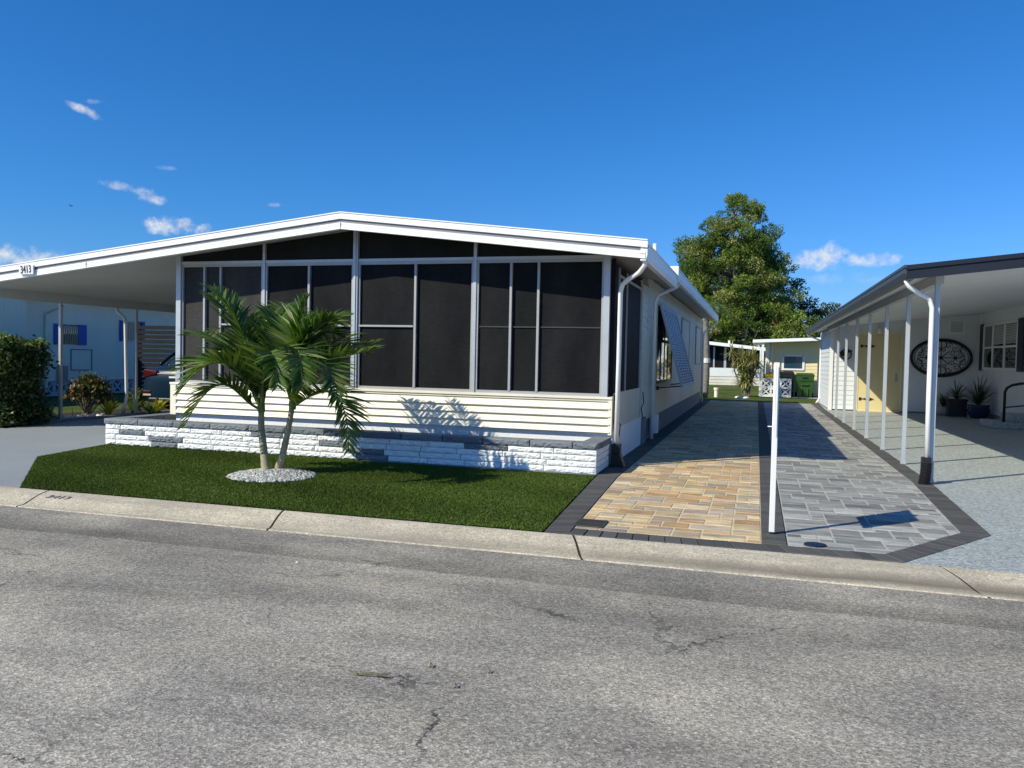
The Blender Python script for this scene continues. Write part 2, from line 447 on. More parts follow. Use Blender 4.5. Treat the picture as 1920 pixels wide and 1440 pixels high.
def soldier(mb, p0, p1, q0, q1, n, c0=(.088, .085, .083), zt=.002):
    """row of edging pavers between edge p0-p1 and edge q0-q1"""
    p0, p1, q0, q1 = [Vector((*p, 0)) for p in (p0, p1, q0, q1)]
    for i in range(n):
        t0, t1 = (i + .025) / n, (i + .975) / n
        k = U(.8, 1.2); c = tuple(q * k for q in c0)
        a, b, d, e = p0.lerp(p1, t0), p0.lerp(p1, t1), q0.lerp(q1, t1), q0.lerp(q1, t0)
        ce = (a + b + d + e) / 4
        z = zt + U(-.002, .002)
        lo = [(p.x, p.y, z - .012) for p in (a, b, d, e)]
        hi = [(p.x, p.y, z) for p in [v_.lerp(ce, .06) for v_ in (a, b, d, e)]]
        mb.add(lo + hi, [(4, 5, 6, 7), (0, 1, 5, 4), (1, 2, 6, 5), (2, 3, 7, 6), (3, 0, 4, 7)], c)

def breeze_block(mb, o, u, n, w, h, d, t=.045):
    """pierced block with a star of bars; o corner (x,y,z)"""
    o = Vector(o); u = Vector((*u, 0)); n = Vector((*n, 0)); up = Vector((0, 0, 1))
    def bar(a, b, wd):
        A = o + u * (a[0] * w) + up * (a[1] * h) - n * (d / 2); B = o + u * (b[0] * w) + up * (b[1] * h) - n * (d / 2)
        mb.bar(A, B, d * (1 - U(.0, .04)), wd, up=(B - A).normalized().cross(n))
    e = t / 2 / w; f = t / 2 / h
    bar((0, f), (1, f), t); bar((0, 1 - f), (1, 1 - f), t); bar((e, 2 * f), (e, 1 - 2 * f), t); bar((1 - e, 2 * f), (1 - e, 1 - 2 * f), t)
    bar((.08, .08), (.92, .92), t * 1.25); bar((.08, .92), (.92, .08), t * 1.25)
    bar((.5, .36), (.5, .64), t * 1.2); bar((.5, .06), (.5, .16), t * .8); bar((.5, .84), (.5, .94), t * .8); bar((.06, .5), (.16, .5), t * .8); bar((.84, .5), (.94, .5), t * .8)

def strap_leaves(base, n, L, w, droop, cols, spread=(10, 80), seg=5, twist=.2):
    """rosette of arching strap leaves -> (verts,faces,colors) appended to MB"""
    mb = MB()
    for i in range(n):
        az = U(0, 2 * math.pi); el = math.radians(90 - U(*spread)); l = L * U(.7, 1.15); ww = w * U(.8, 1.2)
        d = Vector((math.cos(az) * math.cos(el), math.sin(az) * math.cos(el), math.sin(el)))
        side = Vector((-math.sin(az), math.cos(az), 0)); side.rotate(Matrix.Rotation(U(-twist, twist), 3, d))
        p = Vector(base) + Vector((U(-.02, .02), U(-.02, .02), 0)); pts = []
        for k in range(seg + 1):
            t = k / seg; wd = ww * (.55 + .9 * t) * (1 - t ** 2.2) + .002
            pts.append((p + side * wd, p - side * wd))
            p = p + d * (l / seg); d = (d + Vector((0, 0, -droop * (t + .2) / seg * 2))).normalized()
        c = rnd.choice(cols); k_ = U(.75, 1.3); c = tuple(q * k_ for q in c)
        for k in range(seg): mb.face([pts[k][0], pts[k][1], pts[k + 1][1], pts[k + 1][0]], c)
    return mb

def bez(P, t):
    P = [Vector(p) for p in P]
    while len(P) > 1: P = [a.lerp(b, t) for a, b in zip(P, P[1:])]
    return P[0]

def frond(mb, ctrl, n=30, Lmax=.42, w=.022, cols=((.05, .11, .02),), rachis=None, droop=.55, start=.18, blade=1.0):
    # curve through the 4 points (Catmull style): convert to bezier
    P0, P1, P2, P3 = [Vector(p) for p in ctrl]
    def C(t):
        # Lagrange through four points
        ts = [0, 1 / 3, 2 / 3, 1]; r = Vector((0, 0, 0))
        for i, p in enumerate((P0, P1, P2, P3)):
            l = 1.0
            for j in range(4):
                if j != i: l *= (t - ts[j]) / (ts[i] - ts[j])
            r += p * l
        return r
    pts = [C(i / 14) for i in range(15)]
    rachis.tube(pts, [.017 * (1 - .85 * i / 14) + .003 for i in range(15)], 5)
    tone = U(.75, 1.25)
    for i in range(n):
        t = start + (1 - start) * (i + .5) / n
        p = C(t); tg = (C(min(1, t + .02)) - C(t - .02)).normalized()
        side = tg.cross(Vector((0, 0, 1)))
        if side.length < .05: side = Vector((1, 0, 0))
        side.normalize(); up = side.cross(tg).normalized()
        s_ = (t - start) / (1 - start)
        L = Lmax * (math.sin(math.pi * min(1, s_ * .82 + .14)) ** .7) * U(.85, 1.12)
        for sg in (-1, 1):
            fw = .55 + .65 * s_ + U(-.15, .15)
            d = (side * sg * (1 + U(-.15, .15)) + tg * fw + up * (.38 + U(-.15, .15))).normalized()
            wv = tg.cross(d); wv = d.cross(wv).normalized()          # blade width direction lies mostly along the rachis
            wv = (wv + up * U(-.5, .5)).normalized()
            q = p.copy(); prev = None; c = rnd.choice(cols); k = tone * U(.75, 1.3); c = tuple(x * k for x in c)
            segs = 4
            for k2 in range(segs + 1):
                r_ = k2 / segs; ww = w * (.45 + 1.6 * r_ * (1 - r_) * 1.6) * (1 - .9 * r_ ** 3)
                cur = (q + wv * ww, q - wv * ww)
                if prev: mb.face([prev[0], prev[1], cur[1], cur[0]], c)
                prev = cur
                q = q + d * (L / segs); d = (d + Vector((0, 0, -droop * U(.5, 1.2) / segs))).normalized()

# ================================================================== SETTING
def sheet(name, poly, z, m, kind='structure', label=None, cat=None):
    mb = MB(); mb.face([(x, y, z) for x, y in poly]); o = mb.build(name, m)
    return tag(o, label, cat, kind=kind)

mb = MB(); mb.face([(-700, 7.17, -.03), (700, 7.17, -.03), (700, 1400, -.03), (-700, 1400, -.03)])
mb.face([(-700, -700, -.10), (700, -700, -.10), (700, -12, -.10), (-700, -12, -.10)])
tag(mb.build('ground', M['yard']), kind='structure')
sheet('road', [(-700, -12.2), (700, -12.2), (700, 6.56), (-700, 6.56)], -.07, M['asphalt'])

# kerb: cast segments with a dished gutter
prof = [(7.17, -.004), (7.12, -.002), (7.02, -.010), (6.92, -.022), (6.80, -.045), (6.72, -.062), (6.67, -.068), (6.62, -.065), (6.565, -.061), (6.55, -.13), (7.17, -.13)]
mb = MB(); x = -7.55 - 3.0 * 14; k = 0
while x < 50:
    g = .012; sh = -.12
    xs = [x + g, x + 3.0 - g]
    n = len(prof); vs = []
    for xx in xs:
        for (y, z) in prof: vs.append((xx + sh * 0 + (7.17 - y) * .35, y, z))
    fs = [(i, (i + 1) % n, (i + 1) % n + n, i + n) for i in range(n)] + [tuple(range(n)), tuple(range(2 * n - 1, n - 1, -1))]
    mb.add(vs, fs); x += 3.0
curb = tag(mb.build('kerb', M['curb']), kind='structure')
# joints filled with dark dirt
mb = MB(); mb.prism([(y, z - .006 if z > -.12 else z - .02) for y, z in prof], 'x', -50, 50); tag(mb.build('kerb_bed', M['soil']), kind='structure')
# faded stencilled house number on the kerb
me = text_mesh('3413', .085, .001)
me.materials.append(mat('faded_stencil', (.16, .16, .155), .8, .55, 30, 90))
num = bpy.data.objects.new('painted_number', me); col.objects.link(num); num.parent = curb
num.location = (-7.17 * S, 6.93 * S, -.0165 * S); num.rotation_euler = (math.radians(8), 0, math.radians(1)); num.scale = (1.3, 1, .3)

# left driveway and carport floor
sheet('driveway', [(-40, 7.17), (-7.98, 7.17), (-9.97, 9.26), (-10.33, 10.95), (-10.35, 26), (-14.45, 26), (-14.45, 13.3), (-14.0, 12.3), (-40, 12.3)], -.004, M['drive_blue'])
sheet('planting_strip_soil', [(-16.2, 13.3), (-14.46, 13.3), (-14.46, 26), (-16.2, 26)], -.002, M['soil'])
# right driveway with speckled coating
sheet('neighbour_driveway', [(1.19, 7.17), (40, 7.17), (40, 36), (2.45, 36), (2.33, 30), (2.33, 12.19), (2.18, 8.65)], -.004, M['drive_right'])
# paver driveway
sheet('driveway_bedding', [(-1.83, 7.17), (1.19, 7.17), (2.18, 8.65), (2.33, 12.19), (2.33, 34.1), (-2.06, 34.1), (-2.06, 11.0)], -.0085, mat('border_joint', (.10, .095, .085), .9, .2, 8, 80))
sheet('tan_paving_bed', [(-1.60, 7.45), (.088, 7.45), (.088, 34.0), (-1.76, 34.0), (-1.76, 11.0)], -.0045, M['joint'])
tans = [(.64, .46, .25), (.55, .39, .21), (.68, .53, .32), (.46, .36, .25), (.60, .45, .27), (.58, .37, .19), (.42, .345, .28), (.50, .41, .30)]
greys = [(.32, .318, .302), (.37, .365, .345), (.265, .263, .254), (.42, .413, .388), (.32, .31, .29), (.225, .225, .22)]
mb = MB(); paver_field(mb, lambda y: (-1.60 - .16 * min(1, max(0, (y - 7.45) / 3.5)), .088), -1.77, .088, 7.45, 34.0, .132, tans)
tag(mb.build('tan_paving', M['paver']), kind='structure')
sheet('grey_paving_bed', [(.31, 7.45), (1.09, 7.45), (1.93, 8.69), (2.09, 12.19), (2.09, 34.0), (.31, 34.0)], -.0035, M['joint_grey'])
def right_edge(y): return (.31, 1.09 + .84 * (y - 7.45) / 1.24 if y < 8.69 else 1.93 + .16 * min(1, (y - 8.69) / 3.5))
mb = MB(); paver_field(mb, right_edge, .31, 2.09, 7.455, 34.0, .132, greys)
tag(mb.build('grey_paving', M['paver']), kind='structure')
mb = MB()
soldier(mb, (-1.60, 7.18), (1.18, 7.18), (-1.60, 7.44), (1.08, 7.44), 19)
soldier(mb, (-1.83, 7.18), (-2.06, 11.0), (-1.60, 7.30), (-1.765, 11.0), 27)
soldier(mb, (-2.06, 11.0), (-2.06, 34.0), (-1.765, 11.0), (-1.765, 34.0), 150)
soldier(mb, (.09, 7.46), (.09, 34.0), (.305, 7.46), (.305, 34.0), 180)
soldier(mb, (1.20, 7.18), (2.19, 8.65), (1.09, 7.45), (1.935, 8.69), 12)
soldier(mb, (2.19, 8.65), (2.335, 12.19), (1.935, 8.69), (2.095, 12.19), 24)
soldier(mb, (2.335, 12.19), (2.335, 34.0), (2.095, 12.19), (2.095, 34.0), 150)
tag(mb.build('charcoal_paver_border', M['border']), kind='structure')

# front lawn of short turf
LAWN = [(-7.98, 7.18), (-1.84, 7.18), (-2.07, 10.90), (-10.31, 10.90), (-9.97, 9.26)]
sheet('lawn', LAWN, .002, M['turf_base'])
sheet('lawn_edging_strip', [(-5.6, 10.84), (-2.06, 10.84), (-2.06, 11.0), (-5.6, 11.0)], .012, M['skirt_grey'])
def in_poly(P, poly):
    x, y = P[:, 0], P[:, 1]; ins = np.zeros(len(P), bool); n = len(poly)
    for i in range(n):
        (x1, y1), (x2, y2) = poly[i], poly[(i + 1) % n]
        c = ((y1 > y) != (y2 > y)) & (x < (x2 - x1) * (y - y1) / (y2 - y1 + 1e-12) + x1)
        ins ^= c
    return ins
GC, GR = (-5.92, 9.06), .54
Pn = rng.uniform((-10.4, 7.18), (-1.8, 10.92), (330000, 2)); Pn = Pn[in_poly(Pn, LAWN)]
Pn = Pn[np.hypot(Pn[:, 0] - GC[0], Pn[:, 1] - GC[1]) > GR - .03]
n = len(Pn); hgt = rng.uniform(.012, .024, n); az = rng.uniform(0, 6.283, n); wd = rng.uniform(.004, .008, n)
lean = rng.normal(0, .009, (n, 2)) + np.array([.003, -.004])
b0 = np.stack([Pn[:, 0] - np.cos(az) * wd, Pn[:, 1] - np.sin(az) * wd, np.full(n, .002)], 1)
b1 = np.stack([Pn[:, 0] + np.cos(az) * wd, Pn[:, 1] + np.sin(az) * wd, np.full(n, .002)], 1)
tp = np.stack([Pn[:, 0] + lean[:, 0], Pn[:, 1] + lean[:, 1], hgt], 1)
pat = .9 + .12 * np.sin(Pn[:, 0] * 1.7 + np.sin(Pn[:, 1] * 2.3)) + .10 * np.sin(Pn[:, 1] * 4.1 + Pn[:, 0] * .9)
cb = np.array([[.100, .156, .026], [.120, .176, .034], [.076, .128, .020], [.19, .20, .085]])[rng.choice(4, n, p=[.4, .3, .25, .05])] * (pat * rng.uniform(.75, 1.2, n))[:, None]
turf = np_mesh('turf_grass', np.stack([b0, b1, tp], 1), 3, M['turf'], colors=cb)
tag(turf, 'short dark green turf grass of the front lawn', 'grass', kind='stuff')

# gravel ring round the palm
def pebbles(name, c, R, n, mound, cols, label):
    mb = MB()
    ico = [(0, 0, 1), (.894, 0, .447), (.276, .851, .447), (-.724, .526, .447), (-.724, -.526, .447), (.276, -.851, .447), (.724, .526, -.447), (-.276, .851, -.447), (-.894, 0, -.447), (-.276, -.851, -.447), (.724, -.526, -.447), (0, 0, -1)]
    fi = [(0, 1, 2), (0, 2, 3), (0, 3, 4), (0, 4, 5), (0, 5, 1), (1, 6, 2), (2, 7, 3), (3, 8, 4), (4, 9, 5), (5, 10, 1), (1, 10, 6), (2, 6, 7), (3, 7, 8), (4, 8, 9), (5, 9, 10), (6, 11, 7), (7, 11, 8), (8, 11, 9), (9, 11, 10), (10, 11, 6)]
    for i in range(n):
        r = R * math.sqrt(U(0, 1)); a = U(0, 6.283); h = mound * (1 - (r / R) ** 2)
        s = U(.014, .030); sx, sy, sz = s * U(.8, 1.5), s * U(.8, 1.2), s * U(.6, .9); rot = U(0, 6.28); k = U(.75, 1.25); cc = tuple(q * k for q in rnd.choice(cols))
        cx, cy = c[0] + r * math.cos(a), c[1] + r * math.sin(a)
        ca, sa = math.cos(rot), math.sin(rot)
        mb.add([(cx + (p[0] * sx) * ca - p[1] * sy * sa, cy + p[0] * sx * sa + p[1] * sy * ca, h + .008 + p[2] * sz) for p in ico], fi, cc)
    return tag(mb.build(name, M['pebble'], smooth=True), label, 'gravel', kind='stuff')
mb = MB(); R_ = 24
for i in range(R_):
    a, b = 2 * math.pi * i / R_, 2 * math.pi * (i + 1) / R_
    mb.face([(GC[0], GC[1], .06), (GC[0] + GR * math.cos(a), GC[1] + GR * math.sin(a), .006), (GC[0] + GR * math.cos(b), GC[1] + GR * math.sin(b), .006)])
tag(mb.build('gravel_mound_ground', mat('gravel_dirt', (.20, .20, .20), .9, .3, 30, 80)), kind='structure')
pebbles('gravel', GC, GR, 2900, .062, [(.46, .47, .48), (.32, .33, .34), (.58, .58, .57), (.20, .21, .22), (.50, .47, .42)], 'ring of pale grey pebbles around the palm trunks')

# ================================================================== MAIN MOBILE HOME
XL, XR, YW, YF = -9.87, -2.05, 12.05, 11.42
PK = -6.28; SL = .1116
zb = lambda x: 3.54 - SL * abs(x - PK)        # bottom of the front fascia
XE, XC = -1.53, -15.0                          # right eave, carport eave
home = empty('mobile_home', (-6, 12, 0), 'white and cream mobile home with dark screened front porch and numbered roof edge', 'mobile home')
H = lambda mb, n, m, **k: mb.build(n, m, home, **k)
# skirt + siding of the front wall
mb = MB(); mb.box(XL, XR, YW + .03, YW + .2, 0, .49); mb.box(XR - .15, XR - .004, YW + .2, 15.8, 0, .53); H(mb, 'skirt', M['stucco'])
mb = MB(); mb.box(XL + .01, XR - .01, YW + .005, YW + .16, .485, 1.0)
lap(mb, (XL + .03, YW), (XR - .03, YW), (0, -1), .495, .965, 4, .055)
mb.box(XL - .07, XL + .045, YW - .045, YW + .2, .46, 1.0); mb.box(XR - .055, XR - .0, YW - .04, YW + .02, .46, 1.0)
mb.box(XL - .08, XR + .002, YW - .055, YW + .1, .995, 1.03); mb.box(XL, XR - .05, YW - .035, YW + .1, .962, .992)
H(mb, 'front_siding', M['cream'])
# posts and rails of the porch
def post_poly(x0, x1): return [(x0, 1.03), (x1, 1.03), (x1, zb(x1) + .1), (x0, zb(x0) + .1)]
for x0, x1, pr in ((-9.83, -9.735, .05), (-8.085, -8.04, .04), (-6.375, -6.29, .05), (-4.285, -4.235, .04), (-2.215, -2.125, .05)):
    mb = MB(); mb.prism(post_poly(x0, x1), 'y', YW - pr, YW + .09)
    if x0 < -6.3 < x1: mb.box(-6.345, -6.32, YW - .065, YW - .05, 1.03, zb(-6.33) + .09)
    H(mb, 'porch_post', M['alu'])
mb = MB()
BAYS = [(-9.735, -8.085, (-9.26, -8.93), None), (-8.04, -6.375, (-7.2,), None), (-6.29, -4.285, (-5.27,), None), (-4.235, -2.215, (-3.67, -3.23), None)]
for x0, x1, _, _ in BAYS: mb.box(x0, x1, YW - .03, YW + .05, 3.105, 3.15)
H(mb, 'transom_rail', M['alu'])
mb = MB()
for x0, x1, _, _ in BAYS:
    xm = PK if x0 < PK < x1 else None
    poly = [(x0, 3.15), (x1, 3.15), (x1, zb(x1) + .1)] + ([(xm, zb(xm) + .1)] if xm else []) + [(x0, zb(x0) + .1)]
    mb.prism(poly, 'y', YW + .01, YW + .03)
H(mb, 'gable_screen', M['screen_up'])
rails = {0: [(-8.93, -8.085)], 1: [(-7.2, -6.375)], 2: [(-6.29, -5.27)], 3: []}
for i, (x0, x1, ms, _) in enumerate(BAYS):
    mb = MB(); y0, y1 = YW - .022, YW + .04; zt = 3.105
    mb.box(x0, x1, y0, y1, 1.03, 1.075); mb.box(x0, x1, y0 + .004, y1, zt - .05, zt)
    mb.box(x0, x0 + .035, y0, y1, 1.075, zt - .05); mb.box(x1 - .035, x1, y0, y1, 1.075, zt - .05)
    for m_ in ms: mb.box(m_ - .018, m_ + .018, y0 - .012, y1, 1.075, zt - .05)
    for a, b in rails[i]: mb.box(a + .018, b - .035, y0 - .006, y1, 2.045, 2.075)
    w = H(mb, 'window_frame', M['alu_dark'])
    edges = [x0 + .035] + [m_ for m_ in ms] + [x1 - .035]
    for k, (a, b) in enumerate(zip(edges, edges[1:])):
        s = MB(); s.box(a, b, YW + .012 + .006 * (k % 2), YW + .02 + .006 * (k % 2), 1.06, zt - .03)
        s.build('screen', M['screen_light'] if (i == 0) else M['screen'], w)
    if i == 3:
        s = MB(); s.box(x0 + .035, x1 - .035, YW - .002, YW + .0095, 2.055, 2.075); s.build('window_rail', mat('rail_behind_screen', (.05, .05, .052), .6), w)
# side wall of the porch
mb = MB()
mb.box(XR - .04, XR - .003, YW + .35, 14.95, .53, 1.07); mb.box(XR - .05, XR + .0, YW + .02, YW + .1, .49, 1.04); mb.box(XR - .04, XR + .004, YW + .1, 14.95, 1.05, 1.085)
mb.box(XR - .05, XR - .002, 14.90, 15.05, .53, 3.05)
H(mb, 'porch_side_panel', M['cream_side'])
mb = MB(); mb.box(-2.126, XR - .004, YW + .03, YW + .05, 1.03, 3.10); H(mb, 'corner_screen', M['screen'])
mb = MB()
lap(mb, (XR, 15.05), (XR, 15.78), (1, 0), .53, 3.0, 16, .015)
H(mb, 'porch_side_siding', M['cream_side'])
mb = MB()
for y in (YW + .36, 13.2, 14.87): mb.box(XR - .03, XR + .012, y - .018, y + .018, 1.085, 3.0)
mb.box(XR - .03, XR + .01, YW + .38, 14.85, 2.86, 2.90)
w = H(mb, 'side_window_frame', M['alu_dark'])
for a, b in ((YW + .09, YW + .34), (YW + .38, 13.18), (13.22, 14.85)):
    s = MB(); s.box(XR - .03, XR - .012, a, b, 1.085 if a > YW + .2 else .6, 3.02); s.build('screen', M['screen'], w)
# left wall of the house (carport side)
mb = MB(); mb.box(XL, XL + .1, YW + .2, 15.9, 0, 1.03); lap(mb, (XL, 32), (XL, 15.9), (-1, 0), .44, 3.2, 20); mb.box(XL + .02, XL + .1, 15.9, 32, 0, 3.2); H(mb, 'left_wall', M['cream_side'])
mb = MB(); mb.box(XL + .01, XL + .06, YW + .2, 15.9, 1.03, 3.15); H(mb, 'left_screen', M['screen'])
# main body right wall
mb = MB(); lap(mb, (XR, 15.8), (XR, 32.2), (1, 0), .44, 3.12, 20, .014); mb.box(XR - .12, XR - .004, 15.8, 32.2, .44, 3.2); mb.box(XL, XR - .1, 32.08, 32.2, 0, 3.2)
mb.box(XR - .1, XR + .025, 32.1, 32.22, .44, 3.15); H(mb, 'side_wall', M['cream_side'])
mb = MB(); mb.box(XR - .1, XR - .02, 15.8, 32.15, 0, .445); H(mb, 'block_skirt', M['skirt_grey'])
for y in (15.55,):
    mb = MB(); mb.box(XR - .02, XR + .03, y - .25, y + .2, .0, .5); H(mb, 'vent_panel', M['skirt_grey'])
# window 1 with open louvred awning shutter
mb = MB()
for y in (17.3, 18.05, 18.8, 19.5, 20.46): mb.box(XR + .0, XR + .03, y - .03, y + .03, 1.12, 2.74)
mb.box(XR, XR + .032, 17.3, 20.46, 1.09, 1.15); mb.box(XR, XR + .032, 17.3, 20.46, 2.70, 2.76); mb.box(XR, XR + .031, 17.3, 20.46, 2.0, 2.06)
w = H(mb, 'side_window', M['black'])
s = MB(); s.box(XR + .012, XR + .018, 17.3, 20.46, 1.12, 2.74); s.build('pane', M['glass_mirror'], w)
s = MB(); s.box(XR, XR + .03, 17.2, 17.27, 1.05, 2.8); s.build('window_trim', M['cream_side'], w)
A, B = Vector((-2.0, 0, 2.78)), Vector((-1.50, 0, 1.03)); d = (B - A).normalized(); nn = Vector((-d.z, 0, d.x)); nn = nn if nn.x > 0 else -nn
Ls = (B - A).length
def SP(a, y, o): q = A + d * a + nn * o; return (q.x, y, q.z)
def slab(mb, a0, a1, y0, y1, o0, o1):
    mb.hexa([SP(a0, y0, o0), SP(a1, y0, o0), SP(a1, y1, o0), SP(a0, y1, o0), SP(a0, y0, o1), SP(a1, y0, o1), SP(a1, y1, o1), SP(a0, y1, o1)])
mb = MB(); y0, y1 = 17.25, 20.5
slab(mb, 0, Ls, y0, y0 + .09, 0, .045); slab(mb, 0, Ls, y1 - .09, y1, 0, .045); slab(mb, 0, .09, y0 + .09, y1 - .09, 0, .044); slab(mb, Ls - .07, Ls, y0 + .09, y1 - .09, 0, .044)
nrow = 27
for r in range(nrow):
    a = .09 + (Ls - .16) * r / nrow; h = (Ls - .16) / nrow
    slab(mb, a, a + h * .5, y0 + .09, y1 - .09, .008, .030)
    n_ = 5; sh = .4 if r % 2 else 0
    for q in range(n_ + 1):
        yy = y0 + .09 + (y1 - y0 - .18) * (q + sh) / n_
        if yy + .22 < y1 - .09: slab(mb, a + h * .5, a + h, yy, yy + .22, .010, .028)
sh_ = H(mb, 'awning_shutter', mat('pale_blue_grey_louvre', (.40, .44, .50), .5, .06), )
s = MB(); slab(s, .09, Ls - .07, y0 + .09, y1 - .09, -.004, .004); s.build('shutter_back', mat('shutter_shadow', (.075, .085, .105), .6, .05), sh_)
s = MB(); s.tube([(XR + .02, 17.5, 1.0), (-1.52, 17.35, 1.06)], .014, 6); s.box(XR, XR + .06, 17.44, 17.56, .96, 1.04); s.build('stay_arm', M['black'], sh_)
s = MB(); s.tube([(XR + .02, 20.3, 1.0), (-1.52, 20.35, 1.06)], .014, 6); s.build('stay_arm', M['black'], sh_)
# closed storm panels
for y0, y1, z0 in ((23.0, 25.6, 1.55), (28.5, 31.0, 1.5)):
    mb = MB(); mb.box(XR, XR + .03, y0, y1, z0, 2.76); w = H(mb, 'storm_panel', M['cream_side'])
    s = MB()
    for yy in (y0, y1): s.box(XR, XR + .045, yy - .04, yy + .04, z0 - .02, 2.8)
    s.box(XR, XR + .045, y0, y1, 2.76, 2.8); s.box(XR, XR + .045, y0, y1, z0 - .03, z0)
    s.build('panel_frame', mat('weathered_trim', (.36, .36, .33), .6, .1), w)
# roof: two slopes over porch and carport, then the slightly higher main roof
def roof_slab(mb, x0, x1, y0, y1, dz, th, drop=0):
    mb.hexa([(x0, y0, zb(x0) + dz - th), (x1, y0, zb(x1) + dz - th), (x1, y1, zb(x1) + dz - th), (x0, y1, zb(x0) + dz - th), (x0, y0, zb(x0) + dz), (x1, y0, zb(x1) + dz), (x1, y1, zb(x1) + dz), (x0, y1, zb(x0) + dz)])
mb = MB(); roof_slab(mb, PK, XE, YF + .06, 15.9, .24, .12); roof_slab(mb, XC, PK, YF + .06, 30, .24, .12)
roof_slab(mb, PK, XE + .05, 15.9, 32.3, .36, .14); roof_slab(mb, -10.2, PK, 15.9, 32.3, .36, .10)
H(mb, 'roof', M['white_metal'])
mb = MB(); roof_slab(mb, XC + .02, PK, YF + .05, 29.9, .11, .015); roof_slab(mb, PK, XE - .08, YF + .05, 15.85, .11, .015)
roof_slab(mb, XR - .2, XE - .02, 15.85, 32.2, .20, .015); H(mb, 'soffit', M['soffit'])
mb = MB()
def rake(mb, x0, x1, lo, hi, yo, th=.05):
    mb.hexa([(x0, YF - yo, zb(x0) + lo), (x1, YF - yo, zb(x1) + lo), (x1, YF + th, zb(x1) + lo), (x0, YF + th, zb(x0) + lo), (x0, YF - yo, zb(x0) + hi), (x1, YF - yo, zb(x1) + hi), (x1, YF + th, zb(x1) + hi), (x0, YF + th, zb(x0) + hi)])
for x0, x1 in ((PK, XE), (XC, PK)):
    a, b = (x0, x1)
    rake(mb, a, b, 0, .012, .034); rake(mb, a, b, .012, .058, .028); rake(mb, a, b, .058, .066, .020); rake(mb, a, b, .066, .104, .026)
    rake(mb, a, b + (.03 if b == XE else 0), .156, .205, .045); rake(mb, a, b + (.03 if b == XE else 0), .205, .252, .040); rake(mb, a, b + (.03 if b == XE else 0), .252, .268, .052)
fas = H(mb, 'fascia', M['fascia'])
s = MB(); rake(s, PK, XE, .104, .156, .018); rake(s, XC, PK, .104, .156, .018); s.build('fascia_groove', M['fascia_gap'], fas)
for xx in (-6.28, -11.2):
    s = MB(); s.box(xx - .003, xx + .003, YF - .037, YF - .02, zb(xx) + .002, zb(xx) + .10); s.build('fascia_seam', M['soffit'], fas)
# eave gutters on the right
mb = MB()
def gut(mb, x, y0, y1, z0, z1, w=.10):
    mb.prism([(x - w, z0), (x - .02, z0), (x + .0, z0 + .08), (x + .0, z1), (x - w, z1)], 'y', y0, y1)
gut(mb, XE + .03, YF - .02, 15.85, zb(XE) - .03, zb(XE) + .19); mb.box(XE - .03, XE + .045, YF - .03, 15.86, zb(XE) + .19, zb(XE) + .215)
H(mb, 'porch_gutter', M['white_metal'], bevel=.004)
mb = MB(); gut(mb, XE + .06, 15.75, 32.4, zb(XE) + .10, zb(XE) + .30); mb.box(XE - .10, XE + .07, 15.72, 32.42, zb(XE) + .30, zb(XE) + .33); mb.box(XE - .16, XE + .06, 15.70, 15.76, zb(XE) + .12, zb(XE) + .38)
H(mb, 'main_gutter', M['white_metal'], bevel=.004)
mb = MB(); mb.tube([(XE - .04, 12.8, zb(XE) + .2), (XE - .04, 12.8, zb(XE) + .40)], .035, 10); H(mb, 'vent_pipe', M['white_metal'])
# front gable return trim and eave beam of carport
mb = MB(); mb.box(-14.46, -14.30, YF + .3, 29.8, 2.56, 2.75); H(mb, 'carport_beam', M['soffit'])
for y in (13.95, 16.17):
    mb = MB(); mb.box(-14.42, -14.36, y - .03, y + .03, 0, 2.56); H(mb, 'carport_post', M['alu'], bevel=.003)
def downspout(pts, w=.07, h=.05):
    mb = MB(); mb.tube(pts, w / 1.5, 8, sx=.75); return mb
mb = downspout([(-14.75, 15.95, 2.60), (-14.75, 15.95, 2.50), (-14.66, 15.97, 2.42), (-14.57, 16.0, 2.33), (-14.55, 16.0, 2.22), (-14.54, 16.02, 1.2), (-14.53, 16.03, .45), (-14.60, 15.98, .02)]); H(mb, 'downspout', M['white_metal'], smooth=True)
mb = downspout([(XE - .01, YF + .06, zb(XE) - .01), (XE - .02, YF + .08, 2.93), (XE - .10, YF + .16, 2.84), (-1.83, YF + .40, 2.76), (-1.92, YF + .50, 2.70), (-1.955, YF + .54, 2.60), (-1.96, YF + .56, 1.6), (-1.97, YF + .57, .33)]); H(mb, 'downspout', M['white_metal'], smooth=True)
mb = MB(); mb.box(-2.03, -1.90, YF + .50, YF + .64, .2, .34); mb.prism([(-2.03, .2), (-1.90, .2), (-1.83, 0), (-2.03, 0)], 'y', YF + .48, YF + .66); H(mb, 'downspout_boot', M['black_plastic'], bevel=.006)
mb = downspout([(XE + .0, 16.3, zb(XE) + .11), (XE - .02, 16.3, 3.05), (-1.7, 16.3, 2.98), (-1.92, 16.3, 2.88), (-1.97, 16.3, 2.75), (-1.975, 16.3, .02)]); H(mb, 'downspout', M['white_metal'], smooth=True)
mb = MB(); mb.box(-2.03, -1.88, 16.45, 16.65, .12, .5); H(mb, 'utility_box', M['white_metal'], bevel=.005)
mb = downspout([(XE + .02, 31.9, zb(XE) + .11), (XE + .0, 31.9, 3.02), (-1.75, 31.9, 2.85), (-1.95, 31.9, 2.7), (-1.98, 31.9, 2.5), (-1.98, 31.9, .02)]); H(mb, 'downspout', M['white_metal'], smooth=True)
